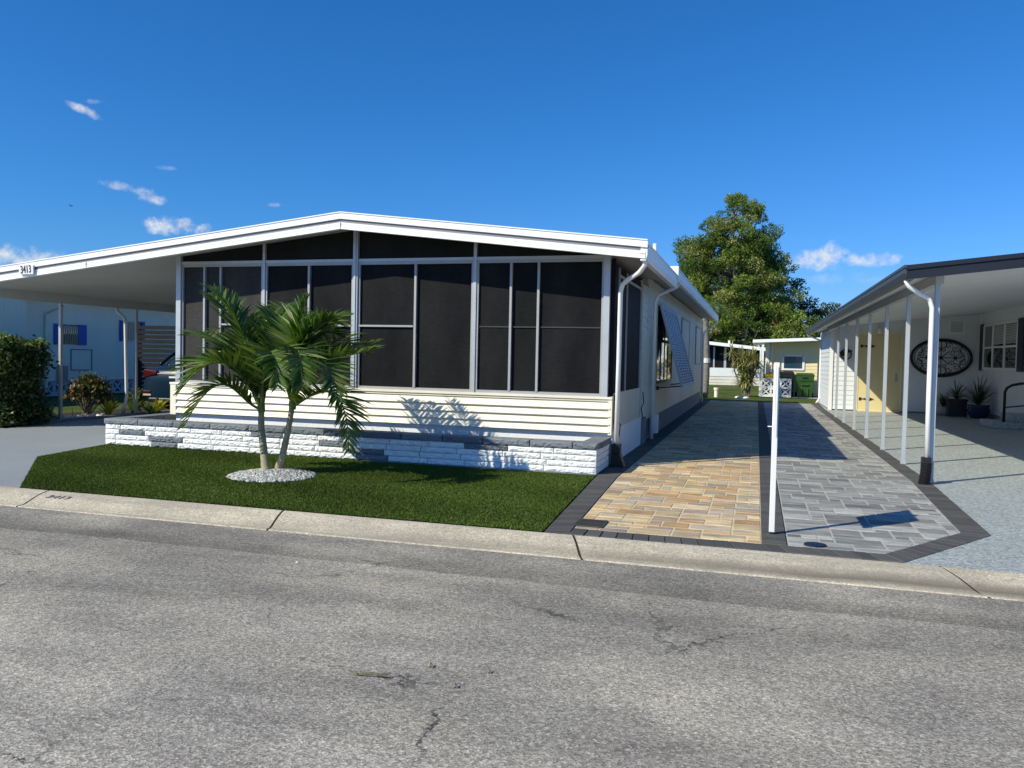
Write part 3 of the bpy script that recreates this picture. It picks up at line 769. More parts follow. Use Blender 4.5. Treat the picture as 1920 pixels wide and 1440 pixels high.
# dangling cables by the corner
mb = MB(); mb.tube([(-2.0, 12.2, .98), (-1.99, 12.22, .80), (-2.02, 12.25, .66), (-1.97, 12.35, .60), (-1.99, 12.35, .40)], .008, 5); H(mb, 'cable', M['black'])
mb = MB(); mb.tube([(-2.02, 15.2, 1.0), (-2.0, 15.22, .8), (-2.03, 15.1, .7), (-2.0, 15.15, .5)], .01, 5); H(mb, 'cable', M['black'])
# house number plate on the fascia
xn = -12.47; mb = MB(); mb.box(xn - .17, xn + .15, YF - .075, YF - .05, zb(xn) + .04, zb(xn) + .20); plate = H(mb, 'number_plate', M['plain_white'])
me = text_mesh('3413', .135, .001); me.materials.append(M['decal']); o = bpy.data.objects.new('numerals', me); col.objects.link(o); o.parent = plate
o.location = Vector((xn * S - .01, (YF - .077) * S, (zb(xn) + .12) * S)) - world_loc(plate); o.rotation_euler = (math.radians(90), math.radians(-4.5), 0); o.scale = (.64, 1, 1)

# ---- stone planter along the front
planter = empty('stone_planter', (-6.2, 11.0, 0), 'low white split stone planter wall with grey cap stones along the house front', 'planter wall')
whites = [(.86, .86, .85), (.83, .83, .82), (.88, .88, .87)]; greyc = [(.17, .19, .215), (.20, .22, .245), (.145, .165, .19)]
mb = MB()
for r in range(4):
    x = -10.4; first = True; lastg = 3
    while x < -2.10:
        L = U(.5, .72)
        if first: L = U(.15, .5); first = False
        L = min(L, -2.07 - x)
        if -2.07 - (x + L) < .16: L = -2.07 - x
        lastg += 1; gq = lastg > 4 and rnd.random() < .34; c = rnd.choice(greyc if gq else whites); lastg = 0 if gq else lastg
        rough_block(mb, (x + .006, 11.0), (1, 0), (0, -1), L - .012, .2, .004 + r * .0845 + .004, .004 + (r + 1) * .0845 - .003, c, .024)
        x += L
    for o_, u_, n_, LL in (((-2.07, 11.0), (0, 1), (1, 0), 1.02), ((-10.4, 15.2), (0, -1), (-1, 0), 4.2)):
        t = 0
        while t < LL - .01:
            L = min(U(.4, .7), LL - t)
            rough_block(mb, (o_[0] + u_[0] * (t + .006), o_[1] + u_[1] * (t + .006)), u_, n_, max(.05, L - .012), .2, .008 + r * .0845, .001 + (r + 1) * .0845, rnd.choice(whites), .012); t += L
mb.build('stone_course', M['stone'], planter)
mb = MB(); mb.box(-10.37, -2.09, 11.03, 11.15, .0, .342); mb.box(-2.25, -2.09, 11.15, 12.05, 0, .342); mb.box(-10.37, -10.25, 11.15, 15.2, 0, .342)
mb.build('mortar_core', mat('mortar', (.42, .42, .42), .9, .1), planter)
mb = MB(); x = -10.42
while x < -2.1:
    L = min(.66 * U(.9, 1.1), -2.05 - x)
    if -2.05 - (x + L) < .2: L = -2.05 - x
    rough_block(mb, (x + .008, 10.985), (1, 0), (0, -1), L - .016, .26, .345, .433, rnd.choice(greyc), .022); x += L
for o_, u_, n_, LL in (((-2.05, 11.25), (0, 1), (1, 0), .78), ((-10.42, 15.2), (0, -1), (-1, 0), 3.95)):
    t = 0
    while t < LL - .01:
        L = min(.62, LL - t)
        rough_block(mb, (o_[0] + u_[0] * (t + .006), o_[1] + u_[1] * (t + .006)), u_, n_, L - .012, .26, .345, .433, rnd.choice(greyc), .010); t += L
mb.build('cap_course', M['stone'], planter)
mb = MB(); mb.box(-10.25, -2.25, 11.15, 12.05, .02, .32); mb.box(-10.25, -9.88, 12.05, 15.2, .02, .32); mb.build('soil', M['soil'], planter)

# ---- the twin-trunk palm
palm = empty('palm_tree', (-6.0, 9.2, 0), 'bushy twin trunk palm with dark green arching fronds in the gravel ring', 'palm tree')
T1 = [(-6.05, 9.12, .03), (-6.08, 9.14, .10), (-6.15, 9.2, .34), (-6.22, 9.25, .61), (-6.22, 9.25, .86)]; T2 = [(-5.99, 9.24, .03), (-5.95, 9.25, .10), (-5.89, 9.25, .28), (-5.81, 9.25, .63), (-5.76, 9.25, .91)]
def smooth_pts(P, n=14):
    out = []
    for i in range(n + 1):
        t = i / n * (len(P) - 1); k = min(int(t), len(P) - 2); f = t - k
        p0, p1, p2, p3 = [Vector(P[max(0, min(len(P) - 1, j))]) for j in (k - 1, k, k + 1, k + 2)]
        out.append(.5 * ((2 * p1) + (-p0 + p2) * f + (2 * p0 - 5 * p1 + 4 * p2 - p3) * f * f + (-p0 + 3 * p1 - 3 * p2 + p3) * f ** 3))
    return out
for T, r0 in ((T1, .060), (T2, .056)):
    pts = smooth_pts(T, 40); rr = [(r0 * (1.25 if i < 3 else 1) * (1 - .42 * i / 40) + (.0028 if i % 4 == 0 else 0)) for i in range(41)]
    mb = MB(); mb.tube(pts, rr, 12); mb.build('trunk', M['trunk'], palm, smooth=True)
for top, up in (((-6.22, 9.25, .80), (-6.24, 9.25, 1.12)), ((-5.76, 9.25, .86), (-5.74, 9.25, 1.16))):
    mb = MB(); a, b = Vector(top), Vector(up); mb.tube([a, a.lerp(b, .25), a.lerp(b, .6), b], [.046, .052, .040, .02], 10); mb.build('crownshaft', M['shaft'], palm, smooth=True)
FR = [[(-6.21, 9.25, 0.84), (-6.34, 9.25, 1.45), (-6.68, 9.3, 2.0), (-7.18, 9.4, 2.36)], [(-6.21, 9.25, 0.84), (-6.54, 9.35, 1.38), (-7.11, 9.55, 1.73), (-7.8, 9.75, 1.81)], [(-6.21, 9.25, 0.84), (-6.44, 9.15, 1.24), (-6.78, 9.0, 1.46), (-7.32, 8.95, 1.33)], [(-6.21, 9.25, 0.84), (-6.34, 8.95, 1.32), (-6.52, 8.65, 1.45), (-6.79, 8.35, 1.08)], [(-6.21, 9.25, 0.84), (-6.41, 9.05, 1.04), (-6.57, 8.8, 1.16), (-6.95, 8.65, 0.63)], [(-6.21, 9.25, 0.84), (-6.52, 9.55, 1.45), (-6.62, 10.1, 2.0), (-6.55, 10.75, 2.12)], [(-6.21, 9.25, 0.84), (-5.91, 8.85, 1.4), (-5.55, 8.45, 1.6), (-5.27, 8.15, 1.2)], [(-6.21, 9.25, 0.84), (-6.28, 9.45, 1.38), (-6.25, 10.1, 1.92), (-6.1, 10.85, 2.0)], [(-6.21, 9.25, 0.84), (-6.67, 9.65, 1.37), (-7.22, 10.05, 1.74), (-7.88, 10.45, 1.74)], [(-6.21, 9.25, 0.84), (-6.08, 8.85, 1.32), (-5.95, 8.45, 1.53), (-5.88, 8.1, 1.15)],
      [(-5.76, 9.25, 0.91), (-5.78, 9.3, 1.47), (-5.77, 9.35, 1.92), (-5.67, 9.45, 2.32)], [(-5.76, 9.25, 0.91), (-5.7, 9.35, 1.47), (-5.5, 9.4, 1.92), (-5.15, 9.45, 1.96)], [(-5.76, 9.25, 0.91), (-5.52, 9.25, 1.3), (-5.06, 9.25, 1.54), (-4.6, 9.3, 1.66)], [(-5.76, 9.25, 0.91), (-5.47, 9.15, 1.03), (-4.98, 8.95, 1.09), (-4.70, 8.8, 0.41)], [(-5.76, 9.25, 0.91), (-5.74, 9.55, 1.4), (-5.66, 10.1, 1.75), (-5.5, 10.8, 1.6)], [(-5.76, 9.25, 0.91), (-5.96, 9.45, 1.46), (-6.14, 9.6, 1.93), (-6.39, 9.75, 2.15)], [(-5.76, 9.25, 0.91), (-5.86, 9.55, 1.46), (-5.88, 10.05, 1.95), (-5.8, 10.75, 2.15)], [(-5.76, 9.25, 0.91), (-5.49, 8.85, 1.41), (-5.19, 8.45, 1.62), (-4.95, 8.15, 1.22)], [(-5.76, 9.25, 0.91), (-5.75, 9.0, 1.33), (-5.82, 8.75, 1.63), (-5.95, 8.5, 1.45)], [(-5.76, 9.25, 0.91), (-5.37, 8.95, 1.34), (-4.95, 8.6, 1.48), (-4.6, 8.3, 1.08)]]
PCOL = [(.050, .100, .014), (.070, .130, .018), (.034, .074, .011), (.095, .150, .025), (.14, .17, .045)]
rj = random.Random(21)
extra = []
for f in [FR[i] for i in (0, 1, 2, 5, 7, 8, 10, 11, 12, 14, 15, 16)]:
    for k in range(1):
        ang = rj.uniform(.25, .7) * rj.choice((-1, 1)); sc = rj.uniform(.66, .84); o = Vector(f[0]); R_m = Matrix.Rotation(ang, 3, 'Z')
        extra.append([tuple(o + (R_m @ (Vector(p) - o)) * sc + Vector((0, 0, rj.uniform(.02, .16) * q))) for q, p in enumerate(f)])
for f in [q for i, q in enumerate(FR) if i not in (9, 18)] + extra:
    lf, rc = MB(), MB(); frond(lf, f, 42, .49, .0185, PCOL, rc, start=.15, droop=.40)
    r_ = rc.build('frond', M['shaft'], palm, smooth=True); lf.build('leaflets', M['leaf_gloss'], r_, recalc=False)

# ---- sign post on the driveway
sign = empty('sign_post', (.18, 7.91, 0), 'slim white sign post with edge-on board standing on the charcoal paver strip', 'sign post')
mb = MB(); mb.box(.155, .205, 7.885, 7.935, .02, 1.60); mb.build('post', M['plain_white'], sign, bevel=.003)
mb = MB(); mb.box(.165, .195, 7.90, 7.92, -.01, .02); mb.build('spike', M['black'], sign)
mb = MB(); mb.box(.172, .188, 7.60, 7.883, .93, 1.57); mb.box(.172, .188, 7.937, 8.22, .93, 1.57); mb.build('board', M['plain_white'], sign)
mb = MB(); mb.box(.115, .155, 7.90, 7.91, 1.0, 1.008); mb.build('hook', M['white_metal'], sign)

# ---- drain grate and round lid
grate = MB()
for i in range(15): grate.box(-1.625 + .0185 * i, -1.615 + .0185 * i, 7.56, 7.86, .004, .011)
grate.box(-1.635, -1.355, 7.545, 7.56, .003, .012); grate.box(-1.635, -1.355, 7.86, 7.875, .003, .012); grate.box(-1.64, -1.627, 7.56, 7.86, .003, .012); grate.box(-1.362, -1.35, 7.56, 7.86, .003, .012); grate.box(-1.625, -1.36, 7.70, 7.71, .004, .0105)
tag(grate.build('drain_grate', mat('grate_iron', (.07, .065, .06), .6, .2)), 'square slotted drain grate at the front corner of the tan pavers', 'drain grate')
mb = MB(); mb.face([(-1.63, 7.55, .0035), (-1.36, 7.55, .0035), (-1.36, 7.87, .0035), (-1.63, 7.87, .0035)]); tag(mb.build('drain_dark_backing', M['black']), kind='structure')  # black sheet over the pavers stands in for the dark below the grate
mb = MB(); mb.tube([(.54, 7.56, -.012), (.54, 7.56, .010)], .095, 24); mb.tube([(.54, 7.56, .010), (.54, 7.56, .013)], .082, 24); mb.tube([(.52, 7.56, .014), (.56, 7.56, .014)], .008, 6)
tag(mb.build('cleanout_cover', mat('navy_lid', (.012, .02, .045), .5, .1)), 'round dark navy cleanout cover set in the grey pavers', 'drain cover')
# ================================================================== RIGHT NEIGHBOUR
nb = empty('neighbour_house', (6, 25, 0), 'white sided house with dark navy edged carport roof on slim white posts', 'house')
Hn = lambda mb, n, m, **k: mb.build(n, m, nb, **k)
EX, EY0, EY1 = 1.86, 11.8, 34.5
zt = lambda x: 2.92 + .105 * (x - EX)
mb = MB(); X1 = 13.0
def nslab(mb, x0, x1, y0, y1, lo, hi):
    mb.hexa([(x0, y0, zt(x0) + lo), (x1, y0, zt(x1) + lo), (x1, y1, zt(x1) + lo), (x0, y1, zt(x0) + lo), (x0, y0, zt(x0) + hi), (x1, y0, zt(x1) + hi), (x1, y1, zt(x1) + hi), (x0, y1, zt(x0) + hi)])
nslab(mb, EX + .05, X1, EY0 + .05, EY1, -.09, -.01); Hn(mb, 'roof', M['navy'])
mb = MB(); nslab(mb, EX + .1, X1, EY0 + .05, EY1, -.125, -.11)
Hn(mb, 'soffit', M['white_siding'])
mb = MB(); nslab(mb, EX, X1, EY0, EY0 + .05, -.185, -.06); nslab(mb, EX, X1, EY0 - .02, EY0 + .05, -.058, 0.0); Hn(mb, 'rake_fascia', M['navy'])
mb = MB(); z = zt(EX)
mb.prism([(EX + .09, z - .19), (EX + .02, z - .19), (EX - .02, z - .10), (EX - .02, z - .035), (EX + .09, z - .035)], 'x' if False else 'y', EY0 + .001, EY1)
mb.box(EX - .03, EX + .10, EY0 - .018, EY1 + .01, z - .033, z + .004); Hn(mb, 'gutter', M['navy_gutter'])
mb = MB(); mb.box(2.27, 2.37, 12.1, 30.0, 2.70, 2.86); Hn(mb, 'carport_beam', M['soffit'])
for y in (12.2, 14.36, 16.6, 18.98, 21.3, 23.7, 26.0):
    mb = MB(); mb.box(2.285, 2.345, y - .035, y + .035, .0, 2.72); mb.box(2.277, 2.353, y - .043, y + .043, 0, .05); Hn(mb, 'carport_post', M['alu'], bevel=.003)
mb = downspout([(1.89, 12.0, 2.74), (1.93, 12.02, 2.66), (2.07, 12.05, 2.56), (2.19, 12.08, 2.50), (2.235, 12.1, 2.38), (2.24, 12.12, 1.2), (2.245, 12.12, .33)], .058); Hn(mb, 'downspout', M['white_metal'], smooth=True)
mb = MB(); pts, rr = [], []
for i in range(26): pts.append((2.235 - .03 * (i / 25) ** 2, 12.08 - .03 * (i / 25), .29 - .29 * i / 25)); rr.append(.078 if i % 2 else .064)
mb.tube(pts, rr, 12); mb.box(2.18, 2.29, 12.04, 12.16, .27, .36); Hn(mb, 'drain_boot', M['black_plastic'])
mb = downspout([(1.89, 34.2, 2.74), (2.1, 34.2, 2.62), (2.4, 34.3, 2.5), (2.41, 34.3, .2), (2.3, 34.2, .03)]); Hn(mb, 'downspout', M['white_metal'], smooth=True)
# walls
YN = 30.0
mb = MB()
lap(mb, (2.45, 35.0), (2.45, YN), (-1, 0), .04, 2.82, 17)
lap(mb, (2.45, YN), (3.26, YN), (0, -1), .04, 2.82, 17); lap(mb, (4.70, YN), (7.05, YN), (0, -1), .04, 3.30, 20); lap(mb, (3.26, YN), (4.70, YN), (0, -1), 2.70, 3.0, 2)
mb.prism([(2.47, .03), (7.1, .03), (7.1, zt(7.1) - .12), (2.47, zt(2.47) - .12)], 'y', YN + .004, YN + .15)
lap(mb, (7.05, YN), (7.05, 12.6), (-1, 0), .14, 3.36, 20); mb.box(7.054, 7.2, 12.6, YN, .1, 3.42); mb.box(2.454, 2.6, YN + .16, 35.0, .03, 2.84); mb.box(2.6, 7.05, 34.85, 35.0, .03, 2.9)
Hn(mb, 'wall', M['white_siding'])
mb = MB(); mb.box(2.40, 2.52, YN - .05, YN + .04, 0, 2.80); Hn(mb, 'corner_trim', M['white_metal'])
mb = MB(); mb.box(7.0, 7.06, YN - .03, YN + .0, .05, 3.36); Hn(mb, 'corner_trim', M['white_metal'])
mb = MB(); mb.box(7.02, 7.2, 12.6, 29.94, 0, .14); mb.box(4.72, 7.0, YN - .018, YN + .05, 0, .05); Hn(mb, 'base_skirt', M['skirt_grey'])
mb = MB(); mb.box(3.34, 4.62, YN - .035, YN + .02, .04, 2.62); mb.box(3.95, 3.965, YN - .037, YN - .03, .1, 2.6); dr = Hn(mb, 'door', M['door'])
mb = MB()
for x0, x1 in ((3.26, 3.335), (4.625, 4.70)): mb.box(x0, x1, YN - .05, YN + .0, .02, 2.70)
mb.box(3.336, 4.624, YN - .05, YN, 2.625, 2.70); mb.box(3.336, 4.624, YN - .06, YN, 0.0, .038); mb.build('door_frame', M['yellow_siding'], dr)
for zz in (2.22, .42):
    mb = MB(); yy = YN - .05
    mb.box(3.40, 3.78, yy, yy + .012, zz - .015, zz + .015); mb.box(3.38, 3.45, yy - .002, yy + .012, zz - .05, zz + .05)
    mb.prism([(3.70, zz - .06), (3.85, zz), (3.70, zz + .06), (3.74, zz)], 'y', yy - .003, yy + .012); mb.prism([(3.56, zz - .035), (3.62, zz), (3.56, zz + .035), (3.50, zz)], 'y', yy - .003, yy + .012)
    mb.build('hinge', M['black'], dr)
mb = MB(); mb.tube([(4.52, YN - .05, 1.1), (4.52, YN - .10, 1.1)], .03, 8); mb.box(4.49, 4.55, YN - .05, YN - .034, 1.04, 1.32); mb.build('handle', M['alu_dark'], dr)
mb = MB(); mb.box(6.06, 6.54, YN - .04, YN, 2.66, 3.11); v_ = Hn(mb, 'wall_vent', M['white_metal'])
mb = MB()
for i in range(7): zz = 2.73 + i * .05; mb.hexa([(6.12, YN - .05, zz), (6.48, YN - .05, zz), (6.48, YN - .03, zz), (6.12, YN - .03, zz), (6.12, YN - .043, zz + .035), (6.48, YN - .043, zz + .035), (6.48, YN - .03, zz + .035), (6.12, YN - .03, zz + .035)])
mb.build('louvre', M['soffit'], v_)
mb = MB(); mb.tube([(3.95, YN - .02, 2.80), (3.95, YN - .12, 2.80)], .06, 10); mb.tube([(3.95, YN - .13, 2.84), (3.95, YN - .13, 2.78), (3.95, YN - .13, 2.70), (3.95, YN - .13, 2.64)], [.05, .085, .085, .04], 12); Hn(mb, 'wall_lamp', M['plain_white'], smooth=True)
# side window with navy shutters
mb = MB(); XW = 7.05
for y in (26.0, 27.25, 28.5, 29.55): mb.box(XW - .05, XW + .0, y - .06, y + .06, 1.52, 2.92)
mb.box(XW - .05, XW, 26.0, 29.55, 2.88, 2.95); mb.box(XW - .06, XW, 26.0, 29.55, 1.50, 1.58); mb.box(XW - .045, XW, 26.0, 29.55, 2.18, 2.24)
w = Hn(mb, 'window', M['white_metal'])
mb = MB(); mb.box(XW - .026, XW - .022, 26.05, 29.5, 1.55, 2.9); mb.build('pane', M['glass'], w)
mb = MB()
for i in range(12): mb.box(XW - .032, XW - .027, 26.1, 28.45, 2.30 + .047 * i, 2.30 + .047 * i + .03)
mb.build('blind', M['soffit'], w)
for y0, y1 in ((25.4, 25.93), (29.62, 29.97)):
    mb = MB(); mb.box(XW - .06, XW, y0, y1, 1.48, 2.98)
    for i in range(14): mb.box(XW - .07, XW - .06, y0 + .06, y1 - .06, 1.56 + i * .1, 1.62 + i * .1)
    Hn(mb, 'shutter', mat('navy_shutter', (.02, .025, .05), .5, .1) if 'navy_shutter' not in bpy.data.materials else bpy.data.materials['navy_shutter'])

# oval wrought iron ornament
mb = MB(); oc = (5.86, 1.87); a_, b_ = .90, .60; yy = YN - .07
def ov(t, k=1): return (oc[0] + a_ * k * math.cos(t), yy, oc[1] + b_ * k * math.sin(t))
mb.tube([ov(2 * math.pi * i / 64) for i in range(65)], .045, 8, cap=False); mb.tube([ov(2 * math.pi * i / 64, .9) for i in range(65)], .012, 6, cap=False)
def spiral(cx, cz, r, a0, turns, sgn, w=.012):
    pts = []
    for i in range(26):
        t = i / 25; a = a0 + sgn * turns * 2 * math.pi * t; rr = r * (1 - .82 * t); pts.append((cx + rr * math.cos(a), yy, cz + rr * math.sin(a)))
    mb.tube(pts, w, 5)
for sx in (-1, 1):
    for sz in (-1, 1):
        for (dx, dz, r, a0) in ((.62, .13, .12, 1.5), (.45, .30, .12, 2.5), (.22, .40, .11, .2), (.33, .18, .10, 3.6), (.08, .27, .08, 1.2)):
            spiral(oc[0] + sx * dx, oc[1] + sz * dz, r, a0 if sx > 0 else math.pi - a0, 1.3, sz * sx, .011)
        P = [(oc[0] + sx * .05, yy, oc[1] + sz * .05), (oc[0] + sx * .25, yy, oc[1] + sz * .22)]; mb.tube(P, .014, 5)
        mb.tube([(oc[0] + sx * q[0], yy, oc[1] + sz * q[1]) for q in ((.72, .02), (.60, .12), (.56, .26), (.62, .38))], .014, 5)
        mb.tube([(oc[0] + sx * q[0], yy, oc[1] + sz * q[1]) for q in ((.05, .57), (.14, .5), (.16, .40), (.10, .33))], .014, 5)
    mb.tube([(oc[0], yy, oc[1]), (oc[0] + sx * .62, yy, oc[1])], .016, 6)
    for k in range(6):
        a = k * math.pi / 3; mb.tube([(oc[0] + sx * .42, yy - .01, oc[1]), (oc[0] + sx * .42 + .10 * math.cos(a), yy - .01, oc[1] + .10 * math.sin(a))], [.03, .008], 5)
    mb.tube([(oc[0], yy, oc[1]), (oc[0], yy, oc[1] + sx * .57)], .013, 6)
mb.tube([(oc[0], yy - .02, oc[1]), (oc[0], yy + .02, oc[1])], .06, 12)
tag(mb.build('wall_ornament', M['black'], loc=(5.86, YN, 1.87)), 'large oval black wrought iron scroll ornament hung on the white carport wall', 'wall ornament')
# small round iron piece by the door
mb = MB(); yy = YN - .07
mb.tube([(2.92 + .17 * math.cos(t * .3), yy, 1.93 + .17 * math.sin(t * .3)) for t in range(22)], .022, 6); spiral(2.92, 1.93, .12, .5, 1.2, 1, .018)
mb.tube([(2.72, yy, 1.98), (2.92, yy - .02, 2.0), (3.1, yy, 2.05)], .04, 6); mb.tube([(2.92, yy, 1.93), (2.92, YN, 1.93)], .03, 6); mb.tube([(2.78, yy, 1.92), (2.95, yy - .02, 1.90)], .05, 6)
tag(mb.build('iron_wall_bracket', M['black'], loc=(2.92, YN, 1.9)), 'small curled black iron bracket on the white wall left of the yellow door', 'wall bracket')
# steps and handrail
st = MB(); st.hexa([(5.95, 23.9, 0), (7.0, 23.6, 0), (7.0, 25.2, 0), (5.95, 25.2, 0), (5.95, 23.9, .17), (7.0, 23.6, .17), (7.0, 25.2, .17), (5.95, 25.2, .17)]); st.box(6.45, 7.0, 24.0, 25.2, .172, .36)
tag(st.build('doorstep', M['drive_right'], bevel=.01, loc=(6.5, 24.5, 0)), 'low concrete entry steps beside the white wall under the carport', 'steps')
hr = MB(); hr.tube([(6.22, 23.95, .15), (6.22, 23.95, .95), (6.25, 23.9, 1.06), (6.34, 23.8, 1.14), (6.48, 23.6, 1.19), (7.0, 22.9, 1.26)], .035, 8); hr.tube([(6.22, 23.95, .55), (7.0, 22.9, .74)], .018, 8); hr.tube([(7.0, 22.9, .15), (7.0, 22.9, 1.26)], .03, 8)
tag(hr.build('handrail', M['black'], smooth=True, loc=(6.22, 23.95, .15)), 'curved black metal handrail rising beside the carport entry steps', 'handrail')
# potted plants by the wall
def pot_plant(name, loc, shape, pm, lab, n, L, w, cols, h):
    p = empty(name, loc, lab, 'potted plant'); x, y = loc[0], loc[1]
    mb = MB()
    if shape == 'box': mb.box(x - .26, x + .26, y - .2, y + .2, 0, h); mb.box(x - .29, x + .29, y - .23, y + .23, h - .06, h + .005)
    else: mb.tube([(x, y, 0), (x, y, .05), (x, y, h * .5), (x, y, h * .85), (x, y, h)], [.2, .23, .32, .29, .32], 18)
    mb.build('pot', pm, p, smooth=(shape != 'box'))
    strap_leaves((x, y, h), n, L, w, .9, cols, (5, 75)).build('foliage', M['leaf'], p, recalc=False)
GC2 = [(.04, .075, .02), (.055, .095, .025), (.028, .055, .016)]
pot_plant('potted_plant', (6.15, 28.9, 0), 'box', M['black_plastic'], 'dark box planter with drooping grassy leaves against the white carport wall', 80, .62, .011, GC2, .55)
pot_plant('potted_plant', (6.62, 28.2, 0), 'round', M['blue_pot'], 'round dark blue glazed pot with a tall spiky green plant', 130, .85, .013, GC2, .42)
pot_plant('potted_plant', (5.85, 29.3, 0), 'round', mat('pale_pot', (.4, .38, .35), .5, .1), 'small pot with a low leafy plant beside the dark box planter', 60, .5, .013, GC2, .28)

# ================================================================== BACK YARD
sh = empty('yellow_house', (1.4, 40, 0), 'pale yellow sided house with flat white roof edge at the far end of the driveway', 'house')
Hs = lambda mb, n, m, **k: mb.build(n, m, sh, **k)
mb = MB(); YS = 40.4
lap(mb, (.45, YS), (2.72, YS), (0, -1), .05, 2.55, 16); mb.box(.45, 2.72, YS + .004, YS + .2, .05, 2.66); lap(mb, (.45, 47), (.45, YS), (-1, 0), .05, 2.6, 16); mb.box(2.6, 9.0, YS + .1, 47, .05, 2.66); mb.box(.46, 2.6, 46.8, 47, 0, 2.6)
Hs(mb, 'wall', M['yellow_siding'])
mb = MB(); mb.hexa([(-.2, 39.4, 2.50), (9, 39.4, 2.94), (9, 47.2, 2.94), (-.2, 47.2, 2.50), (-.2, 39.4, 2.64), (9, 39.4, 3.08), (9, 47.2, 3.08), (-.2, 47.2, 2.64)]); Hs(mb, 'roof', M['fascia'])
mb = MB(); mb.box(.42, .55, YS - .06, YS + .02, 0, 2.55); mb.box(.20, .31, 39.5, 39.62, 0, 2.5); Hs(mb, 'corner_post', M['white_metal'])
mb = downspout([(-.05, 39.55, 2.5), (.10, 39.56, 2.3), (.16, 39.56, 2.2), (.17, 39.56, .02)]); Hs(mb, 'downspout', M['white_metal'])
mb = MB(); mb.tube([(.68, YS - .06, 2.55), (.68, YS - .06, .9)], .03, 6); Hs(mb, 'conduit', M['white_metal'])
mb = MB()
for x in (1.18, 2.10): mb.box(x - .05, x + .05, YS - .06, YS + .01, 1.25, 1.97)
mb.box(1.18, 2.10, YS - .06, YS + .01, 1.90, 1.97); mb.box(1.18, 2.10, YS - .07, YS + .01, 1.25, 1.33); w = Hs(mb, 'window', M['white_metal'])
mb = MB(); mb.box(1.2, 2.08, YS - .03, YS - .025, 1.3, 1.92); mb.build('pane', glass_mat('blue_glass', (.012, .05, .085), .12, .5), w)
mb = MB(); mb.box(.3, 9, 39.42, YS, -.02, .02); Hs(mb, 'slab', M['drive_right'])
bw = MB(); w_ = 1.28 / 3
for i in range(3):
    for j in range(2): breeze_block(bw, (.235 + i * w_, 39.38, .06 + j * .375), (1, 0), (0, -1), w_, .375, .12)
bw.box(.2, 1.55, 39.37, 39.51, .812, .86); bw.box(.2, 1.55, 39.375, 39.505, 0, .06); bw.box(1.516, 1.55, 39.375, 39.505, .06, .81)
tag(bw.build('breeze_block_wall', M['plain_white'], loc=(.9, 39.4, 0)), 'low white pierced block wall hiding the bins at the yellow house', 'block wall')
def bin_(loc, h, w, d, body, lid, lab, rz=0, z_lid=0):
    x, y = loc[0], loc[1]; t = empty('wheelie_bin', loc, lab, 'bin')
    mb = MB(); a = .80
    def ring(k, z): return [(x - w / 2 * k, y - d / 2 * k, z), (x + w / 2 * k, y - d / 2 * k, z), (x + w / 2 * k, y + d / 2 * k, z), (x - w / 2 * k, y + d / 2 * k, z)]
    for (k0, z0, k1, z1) in ((.80, .06, .92, h * .70), (1.0, h * .70, 1.0, h * .74), (.97, h * .74, 1.0, h * .93)): mb.hexa(ring(k0, z0) + ring(k1, z1))
    mb.box(x - w * .22, x + w * .22, y - d * .5 - .02, y - d * .40, h * .52, h * .56); mb.box(x - w * .2, x - w * .14, y - d * .49, y - d * .40, .08, h * .40); mb.box(x + w * .14, x + w * .2, y - d * .49, y - d * .40, .08, h * .40)
    b = mb.build('body', body, t, bevel=.012)
    mb = MB(); L0 = ring(1.06, h * .93); L1 = ring(1.04, h * .97); L2 = ring(.86, h * 1.03); mb.hexa(L0 + L1); mb.hexa([(p[0], p[1], p[2] + .001) for p in L1] + L2); mb.build('lid', lid, t, bevel=.012)
    mb = MB(); mb.box(x - .12, x + .12, y - d * .52, y - d * .47, h * .80, h * .87); mb.build('handle_recess', M['black_plastic'], t)
    for sx in (-1, 1):
        mb = MB(); mb.tube([(x + sx * w * .42, y + d * .42, .12), (x + sx * w * .50, y + d * .42, .12)], .12, 14); mb.build('wheel', M['tyre'], t)
bin_((2.15, 39.75, 0.02), 1.10, .78, .72, M['green_plastic'], M['green_plastic'], 'green wheelie bin standing right of the pierced block wall')
bin_((1.36, 39.95, 0.02), 1.16, .62, .72, M['black_plastic'], M['black_plastic'], 'black wheelie bin with rounded lid next to the green bin')
bin_((.72, 39.95, 0.02), 1.02, .72, .66, M['yellow_plastic'], M['yellow_plastic'], 'bin with a yellow lid behind the pierced block wall')
# spiky bush
yb = empty('yucca_bush', (-.42, 39.7, 0), 'tall spiky yucca like bush left of the yellow house', 'bush')
YC = [(.24, .28, .09), (.32, .33, .12), (.18, .22, .07), (.42, .36, .18), (.36, .28, .14)]
mb = MB(); heads = []
for i in range(30):
    a = U(0, 6.28); r = U(.0, .46); hx, hy, hz = -.40 + r * math.cos(a), 39.7 + r * math.sin(a) * .6, U(.5, 1.85)
    mb.tube([(-.38 + U(-.15, .15), 39.7 + U(-.1, .1), 0), ((-.38 + hx) / 2 + U(-.1, .1), 39.7, hz * .5), (hx, hy, hz)], [.045, .035, .03], 6); heads.append((hx, hy, hz))
heads.append((-1.15, 39.5, 2.0)); mb.tube([(-.55, 39.7, 0), (-1.0, 39.6, 1.2), (-1.15, 39.5, 2.0)], [.04, .03, .025], 6)
mb.build('stem', M['bark'], yb)
mb = MB()
for h_ in heads:
    m2 = strap_leaves(h_, 46, .60, .026, 1.0, YC, (0, 125)); mb.add(m2.v, []); base = len(mb.v) - len(m2.v)
    for f, c in zip(m2.f, m2.c): mb.f.append(tuple(i + base for i in f)); mb.c.append(c); mb.mi.append(0)
mb.build('foliage', M['leaf'], yb, recalc=False)
